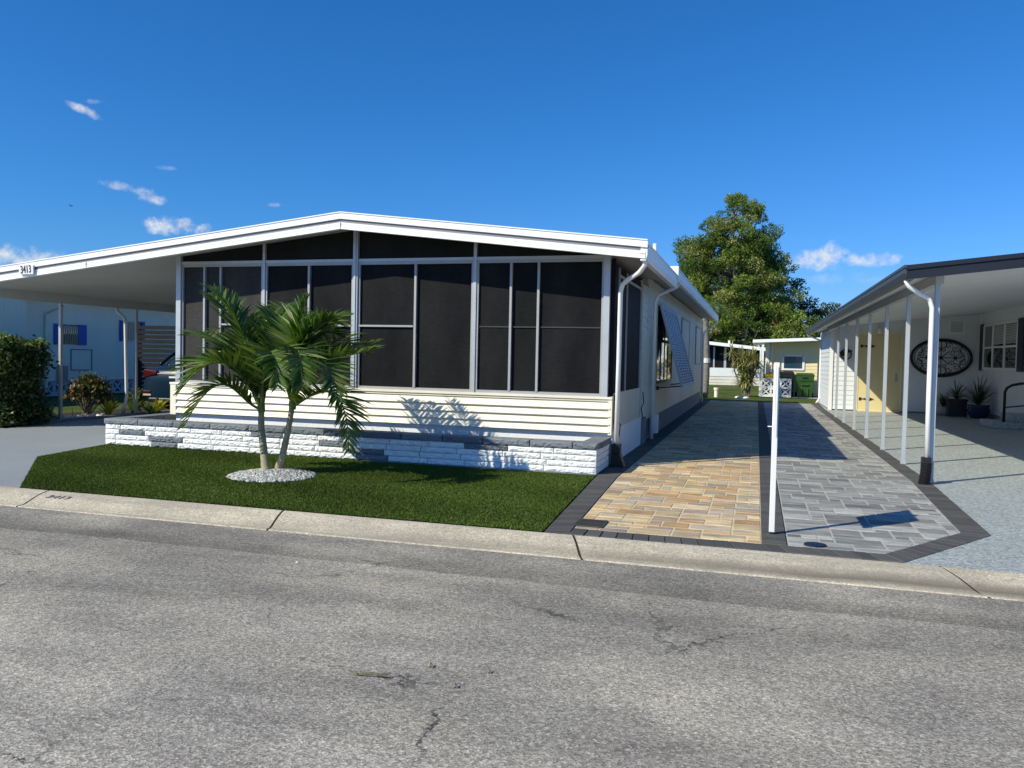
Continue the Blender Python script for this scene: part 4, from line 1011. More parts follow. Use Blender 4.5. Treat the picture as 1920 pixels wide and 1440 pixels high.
mb = MB(); mb.tube([(-1.72, 37.9, -.03), (-1.72, 37.9, .30)], .09, 12); mb.tube([(-1.72, 37.9, .30), (-1.72, 37.9, .40)], .115, 12); tag(mb.build('cleanout_pipe', M['cream'], loc=(-1.72, 37.9, 0)), 'short cream plastic pipe stub standing in the back lawn', 'pipe')
for (x, y, r) in ((-.75, 37.75, .16), (-.45, 37.6, .2)):
    mb = MB(); mb.tube([(x, y, -.03), (x, y, .03), (x, y, .06)], [r, r * .9, r * .4], 9); tag(mb.build('garden_stone', M['plain_white'], smooth=True, loc=(x, y, 0)), 'flat pale stone at the foot of the spiky bush', 'stone', group='pale stones at the spiky bush')
# palm trunk behind the corner of the home
pb = empty('slender_palm', (-2.12, 36.0, 0), 'grey ringed palm trunk with a white band behind the home corner', 'palm tree')
mb = MB(); mb.tube([(-2.12 + .05 * math.sin(i * .25), 36.0, i * .2) for i in range(20)], [.13 + (.012 if i % 2 else 0) for i in range(20)], 12); mb.build('trunk', M['grey_bark'], pb, smooth=True)
mb = MB(); mb.tube([(-2.09, 36.0, 1.52), (-2.09, 36.0, 1.72)], .165, 12); mb.build('band', M['plain_white'], pb)
PC2 = [(.10, .15, .03), (.14, .19, .05), (.08, .12, .03)]
for i in range(12):
    a = i * 2.4; el = U(.2, 1.0); L = U(.8, 1.15); o = Vector((-2.12, 36.0, 3.75)); d = Vector((math.cos(a), math.sin(a), 0))
    lf, rc = MB(), MB(); frond(lf, [o, o + d * L * .4 + Vector((0, 0, L * .35 * el)), o + d * L * .8 + Vector((0, 0, L * .25 * el)), o + d * L * 1.05 + Vector((0, 0, -L * .3))], 26, .36, .012, PC2, rc)
    r_ = rc.build('frond', M['shaft'], pb); lf.build('leaflets', M['leaf'], r_, recalc=False)
# house far behind
bh = empty('far_house', (-6, 58, 0), 'distant white home with dark screened porch behind the back lawn', 'house')
Hb = lambda mb, n, m, **k: mb.build(n, m, bh, **k)
mb = MB(); lap(mb, (-12, 58), (.3, 58), (0, -1), -.1, .56, 3, .03); mb.box(-12, .3, 58.01, 58.2, -.1, 1.15); Hb(mb, 'wall_base', mat('weathered_white', (.66, .62, .56), .8, .12, 2, 30))
mb = MB(); mb.box(-12, .3, 57.96, 58.0, .56, 1.15); mb.box(-12, .3, 58.3, 64, -.1, 2.3); Hb(mb, 'wall', M['white_siding'])
mb = MB(); mb.box(-12, .3, 58.02, 58.06, 1.15, 2.62); Hb(mb, 'screen', M['screen'])
for x in (-9, -7.2, -5.3, -4.1, -2.85, -2.1, -.55):
    mb = MB(); mb.box(x - (.05 if x != -2.1 else .08), x + (.05 if x != -2.1 else .08), 57.97, 58.02, 1.15, 2.6); Hb(mb, 'mullion', M['alu'])
mb = MB(); rz = lambda x: 2.97 - .1 * (x + 3.38)
mb.hexa([(-6, 56.9, rz(-6) - .22), (.6, 56.9, rz(.6) - .22), (.6, 66, rz(.6) - .22), (-6, 66, rz(-6) - .22), (-6, 56.9, rz(-6)), (.6, 56.9, rz(.6)), (.6, 66, rz(.6)), (-6, 66, rz(-6))])
mb.hexa([(-13, 56.9, rz(-6) - .92), (-6, 56.9, rz(-6) - .22), (-6, 66, rz(-6) - .22), (-13, 66, rz(-6) - .92), (-13, 56.9, rz(-6) - .7), (-6, 56.9, rz(-6)), (-6, 66, rz(-6)), (-13, 66, rz(-6) - .7)])
Hb(mb, 'roof', M['fascia'])
mb = MB(); mb.box(-2.0, -1.86, 60, 60.2, 2.75, 3.1); Hb(mb, 'vent_pipe', M['white_metal'])

# ---- trees
def tree(name, loc, label, prof, cols, ntwig, leaves_per, leaf, clump=(.55, 1.05), trunk_r=.35, depth=1.0, seed=1, trunk_h=None, holes=0.0):
    r_ = random.Random(seed); x0, y0 = loc[0], loc[1]; t = empty(name, loc, label, 'tree')
    zs = [p[0] for p in prof]
    def env(z):
        for (za, wa, ca), (zb_, wb, cb_) in zip(prof, prof[1:]):
            if za <= z <= zb_: f = (z - za) / (zb_ - za); return wa + (wb - wa) * f, ca + (cb_ - ca) * f
        return 0, 0
    C = []
    while len(C) < ntwig:
        z = r_.uniform(zs[0], zs[-1]); w, cx = env(z)
        if r_.random() > (w / max(p[1] for p in prof)) ** 1.4 + .05: continue
        a = r_.uniform(0, 6.283); q = r_.uniform(.30, 1.0) ** .5 * r_.uniform(.85, 1.06)
        C.append((x0 + cx + w * q * math.cos(a), y0 + w * depth * q * math.sin(a), z, r_.uniform(*clump)))
    mb = MB(); top = zs[-1]
    spine = [(x0 + U(-.1, .1), y0, 0), (x0 + U(-.2, .2) + env(zs[0] + .01)[1] * .4, y0, zs[0]), (x0 + env(top * .5)[1], y0, top * .55), (x0 + env(top * .8)[1], y0, top * .92)]
    mb.tube(smooth_pts(spine, 12), [trunk_r * (1 - .85 * i / 12) for i in range(13)], 8); mb.build('trunk', M['bark'], t, smooth=True)
    mb = MB()
    for (cx, cy, cz, cr) in C[::3]:
        zz = max(zs[0] * .7, cz - r_.uniform(.15, .4) * top * .5); f = zz / top
        b = Vector((x0 + env(min(top * .9, max(zs[0] + .01, zz)))[1] * min(1, f * 1.6), y0, zz)); e = Vector((cx, cy, cz)); m_ = b.lerp(e, .5) + Vector((U(-.3, .3), U(-.3, .3), -.15 * (e - b).length))
        mb.tube(smooth_pts([b, m_, e], 6), [trunk_r * .26 * (1 - .85 * i / 6) + .012 for i in range(7)], 5)
    mb.build('limbs', mat('pale_limb', (.30, .27, .23), .9, .2) if 'pale_limb' not in bpy.data.materials else bpy.data.materials['pale_limb'], t)
    Ps, cs, outs = [], [], []
    for (cx, cy, cz, cr) in C:
        n_ = int(leaves_per * (cr / .8) ** 2); v = rng.normal(size=(n_, 3)); v /= np.linalg.norm(v, axis=1)[:, None]
        rad = cr * rng.uniform(.35, 1.0, n_) ** .6; P = np.array([cx, cy, cz]) + v * rad[:, None] * np.array([1, 1, .62])
        # several sub-sprays
        P += .12 * cr * np.sin(P[:, [1, 2, 0]] * 9)
        Ps.append(P); outs.append(v)
        base = np.array(cols[r_.randrange(len(cols))]) * r_.uniform(.8, 1.2)
        cs.append(base[None] * rng.uniform(.6, 1.4, (n_, 1)) * (1 + .12 * v[:, 2:3]))
    P = np.concatenate(Ps); O = np.concatenate(outs); Cc = np.concatenate(cs)
    np_mesh('crown', leaf_quads(P, leaf, .2, .5, O), 4, M['leaf_tree'], t, colors=Cc)
    return t
TC = [(.150, .210, .035), (.110, .170, .030), (.195, .240, .045), (.075, .125, .026), (.23, .245, .08)]
tree('leafy_tree', (-1.8, 70, 0), 'tall broad green tree rising behind the far white home', [(2.2, 3.4, -.6), (3.5, 4.6, -.5), (6, 4.9, -.3), (9, 4.7, -.5), (11, 4.2, -.6), (12.5, 3.3, -.4), (13.6, 2.2, -.2), (14.6, 1.1, -.1), (15.3, .25, -.2)], TC, 430, 350, .17, (.55, 1.1), .5, .85, 3)
tree('small_crowned_tree', (3.4, 76, 0), 'shorter dark grey green tree right of the tall tree', [(1.5, 1.8, 0), (4, 2.2, .2), (6, 1.9, .2), (7.8, 1.2, -.1), (8.9, .3, -.3)], [(.06, .075, .03), (.08, .085, .045), (.05, .065, .025), (.09, .11, .03)], 90, 130, .22, (.45, .8), .25, .8, 5)
tree('distant_tree', (7.0, 90, 0), 'small distant tree just above the dark carport roof', [(2, 2.2, 0), (5, 2.3, 0), (7, 1.4, 0), (7.9, .4, 0)], [(.06, .085, .03), (.05, .07, .025)], 60, 110, .24, (.5, .9), .25, .8, 6)
tree('leafy_tree', (2.9, 67, 0), 'low bright green tree between the tall tree and the yellow house roof', [(1.2, 1.6, 0), (3, 2.0, 0), (4.6, 1.6, .2), (5.6, .6, .3)], TC, 70, 140, .22, (.45, .8), .2, .8, 9)
tree('dark_bushy_tree', (-6.5, 74, 0), 'dark shaded tree behind the left part of the far home', [(1.2, 2.4, 0), (3, 3.0, 0), (6, 2.8, 0), (8, 1.4, 0), (9, .3, 0)], [(.05, .075, .018), (.04, .06, .015)], 90, 130, .25, (.6, 1.0), .25, .8, 8)
# dense undergrowth under the trees
n = 26000; P = np.stack([rng.uniform(-16, 12, n), rng.uniform(66.5, 72, n), rng.uniform(-.1, 3.4, n) * rng.uniform(.6, 1, n)], 1)
P[:, 2] *= .75 + .3 * np.sin(P[:, 0] * 1.3)
tag(np_mesh('undergrowth', leaf_quads(P, .3, .3, .6), 4, M['leaf_tree'], colors=np.array([[.03, .045, .012]]) * rng.uniform(.5, 1.5, (n, 1))), 'dark undergrowth massed beneath the trees behind the far home', 'undergrowth', kind='stuff')

# ================================================================== LEFT SIDE
# pale blue neighbour home
lh = empty('pale_blue_home', (-24, 22, 0), 'pale blue sided home with blue shutters seen beneath the carport', 'house')
Hl = lambda mb, n, m, **k: mb.build(n, m, lh, **k)
XB = -22.0
mb = MB(); lap(mb, (XB, 19.9), (XB, 36), (1, 0), .5, 3.2, 24, .02); mb.box(XB - .3, XB - .004, 19.9, 36, .5, 3.2); mb.box(XB - .05, XB + .03, 19.85, 20.0, .45, 3.0); Hl(mb, 'wall', M['blue_siding'])
mb = MB(); y = 12.0
while y < 19.5: mb.box(XB + .25, XB + .40, y, y + .21, .5, 3.2); mb.box(XB + .25, XB + .412, y + .085, y + .125, .5, 3.2); y += .212
mb.box(XB - 4, XB + .38, 11.98, 12.1, .45, 3.1); Hl(mb, 'front_room_wall', M['blue_siding'])
mb = MB(); mb.hexa([(XB - 8, 11.4, 3.95), (XB + .6, 11.4, 3.2), (XB + .6, 36.5, 3.2), (XB - 8, 36.5, 3.95), (XB - 8, 11.4, 4.1), (XB + .6, 11.4, 3.36), (XB + .6, 36.5, 3.36), (XB - 8, 36.5, 4.1)]); Hl(mb, 'roof', M['white_metal'])
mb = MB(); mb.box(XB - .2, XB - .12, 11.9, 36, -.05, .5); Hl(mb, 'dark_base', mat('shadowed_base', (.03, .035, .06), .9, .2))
mb = MB(); y = 12.1
while y < 35.5: breeze_block(mb, (XB + (.3 if y < 19.4 else -.02), y, .0), (0, 1), (1, 0), .5, .5, .10, .055); y += .5
Hl(mb, 'pierced_block_skirt', mat('pale_block', (.45, .48, .55), .8, .1))
for (y0, y1, z0, z1) in ((21.15, 22.0, 1.72, 2.36), (24.0, 24.75, 1.9, 2.6)):
    mb = MB(); mb.box(XB + .02, XB + .05, y0, y1, z0, z1); w = Hl(mb, 'window', M['glass'])
    mb = MB()
    for k in range(9): q = y0 + (y1 - y0) * (k + .2) / 9; mb.box(XB + .051, XB + .056, q, q + .045, z0 + .02, z1 - .02)
    mb.build('blind', mat('beige_blind', (.33, .30, .24), .7, .1) if 'beige_blind' not in bpy.data.materials else bpy.data.materials['beige_blind'], w)
    for a, b in ((y0 - .12, y0), (y1, y1 + .36)):
        mb = MB(); mb.box(XB + .02, XB + .06, a, b, z0 - .02, z1 + .02); Hl(mb, 'shutter', M['blue_paint'])
mb = MB()
for a, b, c_, d in ((21.72, 21.75, .85, 1.55), (22.6, 22.63, .85, 1.55)): mb.box(XB + .015, XB + .035, a, b, c_, d)
mb.box(XB + .015, XB + .035, 21.72, 22.63, 1.53, 1.56); mb.box(XB + .015, XB + .035, 21.72, 22.63, .84, .87); Hl(mb, 'access_panel', M['skirt_grey'])
mb = MB(); mb.box(XB + .02, XB + .04, 21.15, 21.6, .5, 1.0); Hl(mb, 'meter_panel', mat('tan_panel', (.34, .30, .27), .7, .1))
mb = downspout([(XB + .8, 20.7, 2.98), (XB + .5, 20.7, 2.85), (XB + .1, 20.7, 2.7), (XB + .07, 20.7, 2.55), (XB + .07, 20.7, .1)]); Hl(mb, 'downspout', M['blue_siding'])
mb = MB(); mb.bar((XB + .3, 16.5, 1.35), (XB + 1.0, 19.0, 1.38), .03, .3); Hl(mb, 'folded_awning', M['soffit'])
# slat fence
fe = empty('slat_fence', (-17.5, 22, 0), 'dark grey horizontal slat fence behind the parked blue car', 'fence')
mb = MB(); n_ = 15
for i in range(n_):
    z0 = .12 + i * .152; mb.box(-19.55, -14.2, 22.0, 22.03, z0, z0 + .122)
mb.build('slat_panel', M['slat'], fe)
for x in (-19.5, -17.7, -15.9, -14.25):
    mb = MB(); mb.box(x - .05, x + .05, 22.035, 22.13, 0, 2.46); mb.build('fence_post', M['slat'], fe)

# parked car, rear towards the street
car = empty('parked_car', (-14.0, 19.5, 0), 'dark blue car parked under the carport with its red tail light showing', 'car')
def car_loft(secs, name, m, sub=2):
    """secs: (y, [(x,z)...half section from bottom centre outward to top centre])"""
    vs, fs = [], []; n = len(secs[0][1])
    for y, hs in secs:
        for x, z in hs: vs.append((CX + x, y, z))
        for x, z in reversed(hs[1:-1]): vs.append((CX - x, y, z))
    m_ = 2 * n - 2
    for i in range(len(secs) - 1):
        for k in range(m_): k2 = (k + 1) % m_; fs.append((i * m_ + k, i * m_ + k2, (i + 1) * m_ + k2, (i + 1) * m_ + k))
    fs.append(tuple(range(m_))); fs.append(tuple((len(secs) - 1) * m_ + k for k in range(m_ - 1, -1, -1)))
    mb = MB(); mb.add(vs, fs); o = mb.build(name, m, car, smooth=True)
    ms = o.modifiers.new('Subsurf', 'SUBSURF'); ms.levels = sub; ms.render_levels = sub
    return o
CX, CY = -14.22, 17.35
def sec(w, zl, zw, zt_, wt): return [(0, zl), (w * .8, zl), (w * .97, zl + .07), (w, zl + .28), (w * .99, zw), (wt, zt_ - .03), (wt * .6, zt_), (0, zt_ + .015)]
body = car_loft([(CY - .02, sec(.92, .34, .62, .78, .84)), (CY + .02, sec(1.02, .26, .72, .98, .90)), (CY + .12, sec(1.07, .24, .80, 1.17, .90)), (CY + .5, sec(1.11, .22, .86, 1.21, .92)), (CY + 1.2, sec(1.12, .22, .92, 1.22, .95)), (CY + 3.0, sec(1.12, .22, .92, 1.18, .96)), (CY + 4.2, sec(1.11, .22, .88, 1.10, .93)), (CY + 5.3, sec(1.04, .24, .78, .95, .85)), (CY + 5.65, sec(.9, .3, .65, .8, .7))], 'body', M['car_paint'])
def gsec(wb, zb_, zt_, wt): return [(0, zb_), (wb * .6, zb_), (wb, zb_), (wb * .98, zb_ + .05), (wt * 1.04, zt_ - .09), (wt * .9, zt_ - .01), (wt * .5, zt_ + .01), (0, zt_ + .015)]
car_loft([(CY + .52, gsec(.86, 1.15, 1.24, .80)), (CY + .75, gsec(.92, 1.15, 1.40, .78)), (CY + 1.35, gsec(.95, 1.15, 1.72, .70)), (CY + 2.4, gsec(.96, 1.15, 1.79, .70)), (CY + 3.2, gsec(.95, 1.15, 1.70, .68)), (CY + 4.1, gsec(.90, 1.12, 1.22, .74))], 'greenhouse', M['glass'])
for sx in (-1, 1):
    mb = MB(); mb.tube(smooth_pts([(CX + sx * .88, CY + .50, 1.20), (CX + sx * .80, CY + .85, 1.46), (CX + sx * .71, CY + 1.4, 1.74), (CX + sx * .71, CY + 2.4, 1.80), (CX + sx * .70, CY + 3.1, 1.72), (CX + sx * .90, CY + 4.1, 1.2)], 20), .045, 6); car_p = mb.build('roof_pillar', M['car_paint'], car, smooth=True)
    mb = MB(); mb.hexa([(CX + sx * .56, CY - .03, .96), (CX + sx * 1.03, CY + .02, .84), (CX + sx * 1.13, CY + .42, .92), (CX + sx * .60, CY + .3, .98), (CX + sx * .54, CY - .02, 1.05), (CX + sx * .99, CY + .01, 1.09), (CX + sx * 1.08, CY + .42, 1.10), (CX + sx * .58, CY + .3, 1.06)])
    mb.build('tail_light', M['tail_red'], car, bevel=.02)
    mb = MB(); mb.box(CX + sx * .74, CX + sx * .99, CY - .03, CY + .05, .46, .53); mb.build('reflector', M['tail_red'], car, bevel=.006)
    mb = MB(); mb.box(CX + sx * .72, CX + sx * .97, CY - .035, CY + .05, .40, .45); mb.build('reverse_light', M['alu_dark'], car, bevel=.006)
    mb = MB(); mb.tube([(CX + sx * .62, CY - .01, .29), (CX + sx * .62, CY + .2, .29)], .05, 10); mb.build('exhaust', M['alu'], car)
    for yy in (CY + 1.05, CY + 4.55):
        mb = MB(); mb.tube([(CX + sx * .86, yy, .39), (CX + sx * 1.11, yy, .39)], .39, 22); wh = mb.build('wheel', M['tyre'], car, bevel=.02)
        mb = MB(); mb.tube([(CX + sx * 1.10, yy, .39), (CX + sx * 1.125, yy, .39)], .26, 16); mb.build('rim', M['alu'], wh)
mb = MB(); mb.box(CX - .78, CX + .78, CY - .06, CY + .06, .24, .36); mb.build('lower_bumper', M['black_plastic'], car, bevel=.02)
mb = MB(); mb.box(CX - .19, CX + .19, CY - .0, CY + .03, .80, .92); mb.build('licence_plate', M['plain_white'], car)
mb = MB(); mb.box(CX - .55, CX + .55, CY - .002, CY + .04, .97, .99); mb.build('trim_strip', M['alu'], car)

# hedge
n = 30000
def hedge_pts(n, x0, x1, y0, y1, z1, jit=.10):
    P = []
    A = [((x1 - x0) * z1, 0), ((y1 - y0) * z1, 1), ((x1 - x0) * (y1 - y0), 2), ((y1 - y0) * z1, 3)]; tot = sum(a for a, _ in A)
    for a, k in A:
        m_ = int(n * a / tot); u, v = rng.uniform(0, 1, m_), rng.uniform(0, 1, m_)
        if k == 0: Q = np.stack([x0 + (x1 - x0) * u, np.full(m_, y0), z1 * v], 1)
        elif k == 1: Q = np.stack([np.full(m_, x1), y0 + (y1 - y0) * u, z1 * v], 1)
        elif k == 3: Q = np.stack([np.full(m_, x0), y0 + (y1 - y0) * u, z1 * v], 1)
        else: Q = np.stack([x0 + (x1 - x0) * u, y0 + (y1 - y0) * v, np.full(m_, z1)], 1)
        P.append(Q)
    P = np.concatenate(P); P += rng.normal(0, jit * .6, P.shape) + jit * np.stack([np.sin(P[:, 2] * 5 + P[:, 0] * 3), np.sin(P[:, 0] * 4 + P[:, 2] * 6), np.sin(P[:, 0] * 3.3 + P[:, 1] * 4)], 1) * .7
    P[:, 2] = np.maximum(P[:, 2], .05); return P
he = empty('hedge', (-15.5, 12.8, 0), 'clipped dark green hedge at the left edge beside the carport post', 'hedge')
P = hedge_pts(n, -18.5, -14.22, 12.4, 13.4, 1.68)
cb = np.array([[.05, .08, .02], [.035, .06, .014], [.075, .10, .03], [.10, .12, .045]])[rng.choice(4, len(P), p=[.4, .35, .18, .07])] * rng.uniform(.6, 1.3, (len(P), 1)) * (1 + 1.1 * (P[:, 2:3] > 1.58))  # topmost leaves coloured brighter to paint in sunlight on the hedge top
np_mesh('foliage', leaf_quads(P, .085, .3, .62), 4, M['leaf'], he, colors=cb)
mb = MB(); mb.box(-18.45, -14.38, 12.53, 13.28, 0, 1.55); mb.build('dark_core', mat('hedge_core', (.008, .012, .005), .95, .3), he)  # near-black box stands in for the shade inside the foliage
# croton and bromeliads in the strip
cr = empty('croton_shrub', (-15.1, 15.4, 0), 'rounded croton shrub with reddish green leaves beside the carport post', 'shrub')
mb = MB(); tips = []
for i in range(46):
    a = U(0, 6.28); r = U(.05, .46); zt_ = .25 + .62 * (1 - (r / .5) ** 2 * .6) * U(.55, 1.05); tips.append((-15.1 + r * math.cos(a), 15.4 + r * math.sin(a), zt_)); mb.tube([(-15.1 + U(-.08, .08), 15.4 + U(-.08, .08), 0), (-15.1 + r * .5 * math.cos(a), 15.4 + r * .5 * math.sin(a), zt_ * .5), tips[-1]], [.014, .011, .008], 5)
mb.build('stem', M['bark'], cr)
P = np.concatenate([np.array(t)[None] + rng.normal(0, .085, (34, 3)) for t in tips]); P[:, 2] = np.maximum(P[:, 2], .1)
cb = np.array([[.07, .10, .03], [.12, .12, .04], [.22, .07, .06], [.05, .07, .025], [.20, .14, .06]])[rng.choice(5, len(P), p=[.35, .25, .13, .2, .07])] * rng.uniform(.6, 1.35, (len(P), 1))
np_mesh('foliage', leaf_quads(P, .12, .3, .42), 4, M['leaf'], cr, colors=cb)
mb = MB(); mb.tube(smooth_pts([(-15.02, 14.9, .60), (-15.03, 14.89, .70), (-15.0, 14.9, .76), (-14.99, 14.9, .82), (-15.01, 14.9, .845)], 14), .012, 6); mb.tube([(-15.06, 14.9, .55), (-15.02, 14.9, .59), (-14.97, 14.9, .58)], [.015, .04, .012], 8); mb.tube([(-15.02, 14.9, .0), (-15.02, 14.9, .57)], .005, 5)
tag(mb.build('garden_ornament', mat('ornament_pink', (.36, .08, .07), .6, .1), smooth=True, loc=(-15.02, 14.9, 0)), 'slim pink garden stake ornament with a curved neck in front of the croton shrub', 'garden ornament')
def rosette(name, loc, lab, n, L, w, cols, grp=None):
    p = empty(name, loc, lab, 'plant', grp)
    strap_leaves((loc[0], loc[1], .03), n, L, w, .6, cols, (15, 70)).build('foliage', M['leaf'], p, recalc=False)
    mb = MB(); mb.tube([(loc[0], loc[1], -.02), (loc[0], loc[1], .06)], .04, 8); mb.build('root_crown', M['soil'], p)
YL = [(.34, .33, .03), (.26, .30, .03), (.42, .38, .06)]; GR2 = [(.10, .16, .04), (.14, .19, .05), (.07, .12, .03)]
rosette('bromeliad', (-14.62, 15.55, 0), 'yellow green bromeliad left of the white carport downspout', 24, .42, .05, YL)
rosette('bromeliad', (-14.25, 16.75, 0), 'yellow green bromeliad between the carport post and the blue car', 24, .44, .05, YL)
rosette('bromeliad', (-14.1, 16.35, 0), 'low green bromeliad at the inner side of the carport post', 20, .34, .04, GR2)
rosette('spider_plant', (-14.4, 13.65, 0), 'spiky pale striped plant at the foot of the leftmost carport post', 18, .5, .028, [(.22, .26, .16), (.12, .17, .07), (.3, .32, .2)])
rosette('spider_plant', (-14.85, 16.6, 0), 'green strappy plant behind the yellow bromeliad', 22, .5, .03, GR2)
lo_ = empty('low_shrub', (-14.98, 16.9, 0), 'small leafy yellow green shrub beside the car bumper', 'shrub')
P = np.array([[-14.98, 16.9, .30]]) + rng.normal(0, 1, (420, 3)) * np.array([.075, .08, .12]); P[:, 2] = np.maximum(P[:, 2], .06)
np_mesh('foliage', leaf_quads(P, .10, .3, .5), 4, M['leaf'], lo_, colors=np.array([[.12, .14, .03]]) * rng.uniform(.5, 1.5, (len(P), 1)))
mb = MB()
for i in range(7): mb.tube([(-14.98, 16.9, 0), (-14.98 + U(-.1, .1), 16.9 + U(-.1, .1), .38)], .010, 5)
mb.build('stem', M['bark'], lo_)
for i, (x, y) in enumerate(((-14.78, 14.55), (-14.74, 14.85), (-14.72, 15.15), (-14.70, 15.42))):
    mb = MB(); s = U(.09, .12); mb.tube([(x, y, -.02), (x, y, .03), (x, y, .06), (x, y, .075)], [s, s * 1.05, s * .75, s * .2], 9)
    tag(mb.build('border_stone', M['plain_white'], smooth=True, loc=(x, y, 0)), 'white painted stone edging the planting strip', 'stone', group='white stones along the planting strip')
mb = MB(); mb.box(-14.44, -14.3, 13.3, 26, -.01, .05); tag(mb.build('strip_edging', M['skirt_grey']), kind='structure')

# small debris on the road
def bits():
    for (x, y, L, a) in ((-1.93, 3.75, .17, .15),):
        mb = MB(); c, s = math.cos(a), math.sin(a)
        mb.tube([(x, y, -.062), (x + L * .5 * c, y + L * .5 * s, -.052), (x + L * c, y + L * s, -.060)], .0045, 5); mb.tube([(x, y, -.060), (x - .02, y + .012, -.052)], .008, 5)
        tag(mb.build('twig', mat('dry_twig', (.17, .15, .07), .9, .2), loc=(x, y, -.07)), 'thin dry twig lying on the asphalt', 'twig')
    pts = ((-3.44, 5.62, .010), (-1.62, 3.99, .013), (-1.40, 3.78, .012), (-1.30, 4.02, .010))
    for i, (x, y, r) in enumerate(pts):
        mb = MB(); mb.tube([(x - r, y, -.07), (x - r * .3, y + r * .4, -.07 + r), (x + r, y, -.066)], [r * .5, r, r * .4], 6)
        tag(mb.build('pebble', M['plain_white'] if i == 0 else M['bark'], loc=(x, y, -.07)), 'small white pebble lying on the asphalt near the kerb' if i == 0 else 'tiny dark leaf scrap on the asphalt near the twig', 'pebble' if i == 0 else 'leaf scrap', None if i == 0 else 'leaf scraps near the twig')
bits()
# bird in flight
mb = MB(); bx, by, bz = -60.7, 60.0, 14.6
mb.tube([(bx - .15, by, bz), (bx - .05, by, bz + .015), (bx + .06, by, bz), (bx + .17, by, bz - .02)], [.01, .045, .04, .01], 6)
for s_ in (-1, 1): mb.hexa([(bx - .05, by, bz), (bx + .05, by, bz), (bx + .03, by + s_ * .3, bz + .09), (bx - .03, by + s_ * .3, bz + .09), (bx - .05, by, bz + .03), (bx + .05, by, bz + .03), (bx + .03, by + s_ * .3, bz + .10), (bx - .03, by + s_ * .3, bz + .10)])
tag(mb.build('bird', M['black'], loc=(bx, by, bz)), 'tiny dark bird flying in the blue sky above the carport', 'bird')

# ================================================================== CAMERA, SUN, SKY
F_PX = 1520.0
yaw, pitch, roll = -2.92466950e-01, -3.33804393e-02, 2.09762530e-02
c, s = math.cos(yaw), math.sin(yaw)
fw = Vector((s * math.cos(pitch), c * math.cos(pitch), math.sin(pitch))); r0 = Vector((c, -s, 0)); u0 = r0.cross(fw)
r = r0 * math.cos(roll) + u0 * math.sin(roll); u = u0 * math.cos(roll) - r0 * math.sin(roll)
cd = bpy.data.cameras.new('camera'); cam = bpy.data.objects.new('camera', cd); col.objects.link(cam)
cd.sensor_width = 36; cd.lens = 36 * F_PX / 1920; cd.clip_start = .05; cd.clip_end = 5000
mw = Matrix.Identity(4)
for i in range(3): mw[i][0], mw[i][1], mw[i][2] = r[i], u[i], -fw[i]
mw[2][3] = 1.6 * S
cam.matrix_world = mw; scene.camera = cam

sd = Vector((-1, -1.07, 1.07)).normalized()          # towards the sun
sl = bpy.data.lights.new('sun', 'SUN'); sl.energy = 5.0; sl.angle = math.radians(.53); sl.color = (1, .945, .74)
so = bpy.data.objects.new('sun', sl); col.objects.link(so); so.rotation_euler = sd.to_track_quat('Z', 'Y').to_euler(); so.location = (-20, -20, 30)
el = math.asin(sd.z); az = math.atan2(sd.x, sd.y)

w = bpy.data.worlds.new('World'); scene.world = w; w.use_nodes = True; nt = w.node_tree
bg = nt.nodes['Background']
sky = nt.nodes.new('ShaderNodeTexSky'); sky.sky_type = 'NISHITA'; sky.sun_disc = False
sky.sun_elevation = el; sky.sun_rotation = az % (2 * math.pi); sky.altitude = 0; sky.air_density = 1.0; sky.dust_density = .3; sky.ozone_density = 3.0
g = nt.nodes.new('ShaderNodeNewGeometry')
tc = nt.nodes.new('ShaderNodeTexCoord')
dirv = tc.outputs['Generated']
# clear dry-air grading of the physical sky: deeper red fall-off towards the zenith
sc_ = nt.nodes.new('ShaderNodeSeparateColor'); nt.links.new(sky.outputs[0], sc_.inputs[0])
def m1(op, a, b):
    n = nt.nodes.new('ShaderNodeMath'); n.operation = op; nt.links.new(a, n.inputs[0]); n.inputs[1].default_value = b; return n.outputs[0]
cc_ = nt.nodes.new('ShaderNodeCombineColor')
nt.links.new(m1('MULTIPLY', m1('POWER', m1('MULTIPLY', sc_.outputs[0], .304), 1.52), 1.14), cc_.inputs[0])
nt.links.new(m1('MULTIPLY', sc_.outputs[1], .80), cc_.inputs[1])
nt.links.new(m1('MULTIPLY', sc_.outputs[2], 1.40), cc_.inputs[2])
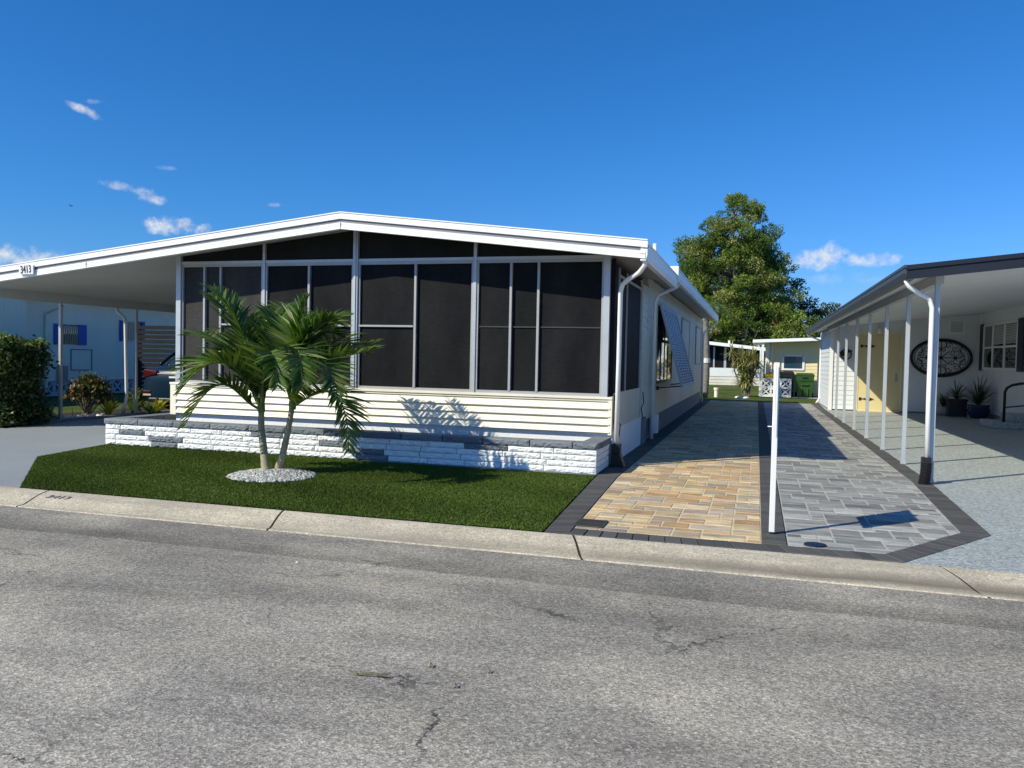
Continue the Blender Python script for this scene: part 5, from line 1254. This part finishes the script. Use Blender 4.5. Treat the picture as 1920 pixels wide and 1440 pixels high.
# a few small fair-weather clouds, soft ellipses of noise placed by compass direction
def math_(op, a, b=None, c_=None):
    n = nt.nodes.new('ShaderNodeMath'); n.operation = op
    for i, v in enumerate((a, b, c_)):
        if v is None: continue
        if isinstance(v, (int, float)): n.inputs[i].default_value = v
        else: nt.links.new(v, n.inputs[i])
    return n.outputs[0]
def vdot(v):
    n = nt.nodes.new('ShaderNodeVectorMath'); n.operation = 'DOT_PRODUCT'; nt.links.new(dirv, n.inputs[0]); n.inputs[1].default_value = v; return n.outputs['Value']
nz1 = noise(nt, dirv, 38, 8, .62); nz2 = noise(nt, dirv, 120, 5, .6)
CL = [((-.6807, .6893, .2481), 18, 5.0, -18, .75), ((-.6729, .6932, .2582), 10, 3, 5, .25), ((-.6648, .726, .1759), 24, 5.5, -8, .6), ((-.6478, .7427, .1699), 20, 9, -20, .95), ((-.6299, .7505, .2), 12, 2.5, 0, .18), ((-.6266, .7669, .1388), 34, 11, -3, 1.0), ((-.5408, .8238, .1702), 8, 3, 0, .35), ((-.7428, .6632, .0921), 60, 15, -4, 1.0), ((.0443, .9924, .1151), 24, 11, 3, .85), ((.071, .9903, .1193), 30, 16, 0, .9), ((.1116, .9869, .1165), 44, 9, 2, .8), ((.0904, .9912, .0968), 60, 8, 0, .22)]
tot = None
for (d, a, b, tilt, dens) in CL:
    d = Vector(d).normalized(); rt = d.cross(Vector((0, 0, 1))).normalized(); up = rt.cross(d).normalized(); t = math.radians(tilt)
    e1 = rt * math.cos(t) + up * math.sin(t); e2 = up * math.cos(t) - rt * math.sin(t)
    p = math_('MULTIPLY', vdot(e1), F_PX / a / 1.5); q = math_('MULTIPLY', vdot(e2), F_PX / b / 1.5)
    rr = math_('ADD', math_('MULTIPLY', p, p), math_('MULTIPLY', q, q))
    fr = math_('GREATER_THAN', vdot(d), 0.0)
    m_ = math_('SUBTRACT', 1.25, rr)
    m_ = math_('ADD', m_, math_('MULTIPLY_ADD', nz1, 4.2, -2.15)); m_ = math_('ADD', m_, math_('MULTIPLY_ADD', nz2, 2.0, -1.0))
    mr = nt.nodes.new('ShaderNodeMapRange'); mr.interpolation_type = 'SMOOTHSTEP'; nt.links.new(m_, mr.inputs[0]); mr.inputs[1].default_value = 0; mr.inputs[2].default_value = 2.0; mr.inputs[3].default_value = 0; mr.inputs[4].default_value = dens
    o_ = math_('MULTIPLY', mr.outputs[0], fr)
    # limit to the neighbourhood of the ellipse
    o_ = math_('MULTIPLY', o_, math_('LESS_THAN', rr, 4.0))
    tot = o_ if tot is None else math_('MAXIMUM', tot, o_)
SKY_STR = .10
cl_col = mix(nt, ramp(nt, nz1, [(.35, 0.0), (.65, 1.0)]), (6.4, 6.9, 7.7), (8.8, 8.9, 9.0))
final = mix(nt, tot, cc_.outputs[0], cl_col)
nt.links.new(final, bg.inputs['Color']); bg.inputs['Strength'].default_value = SKY_STR

scene.view_settings.view_transform = 'Standard'; scene.view_settings.look = 'None'; scene.view_settings.exposure = 0; scene.view_settings.gamma = 1
scene.render.engine = 'CYCLES'
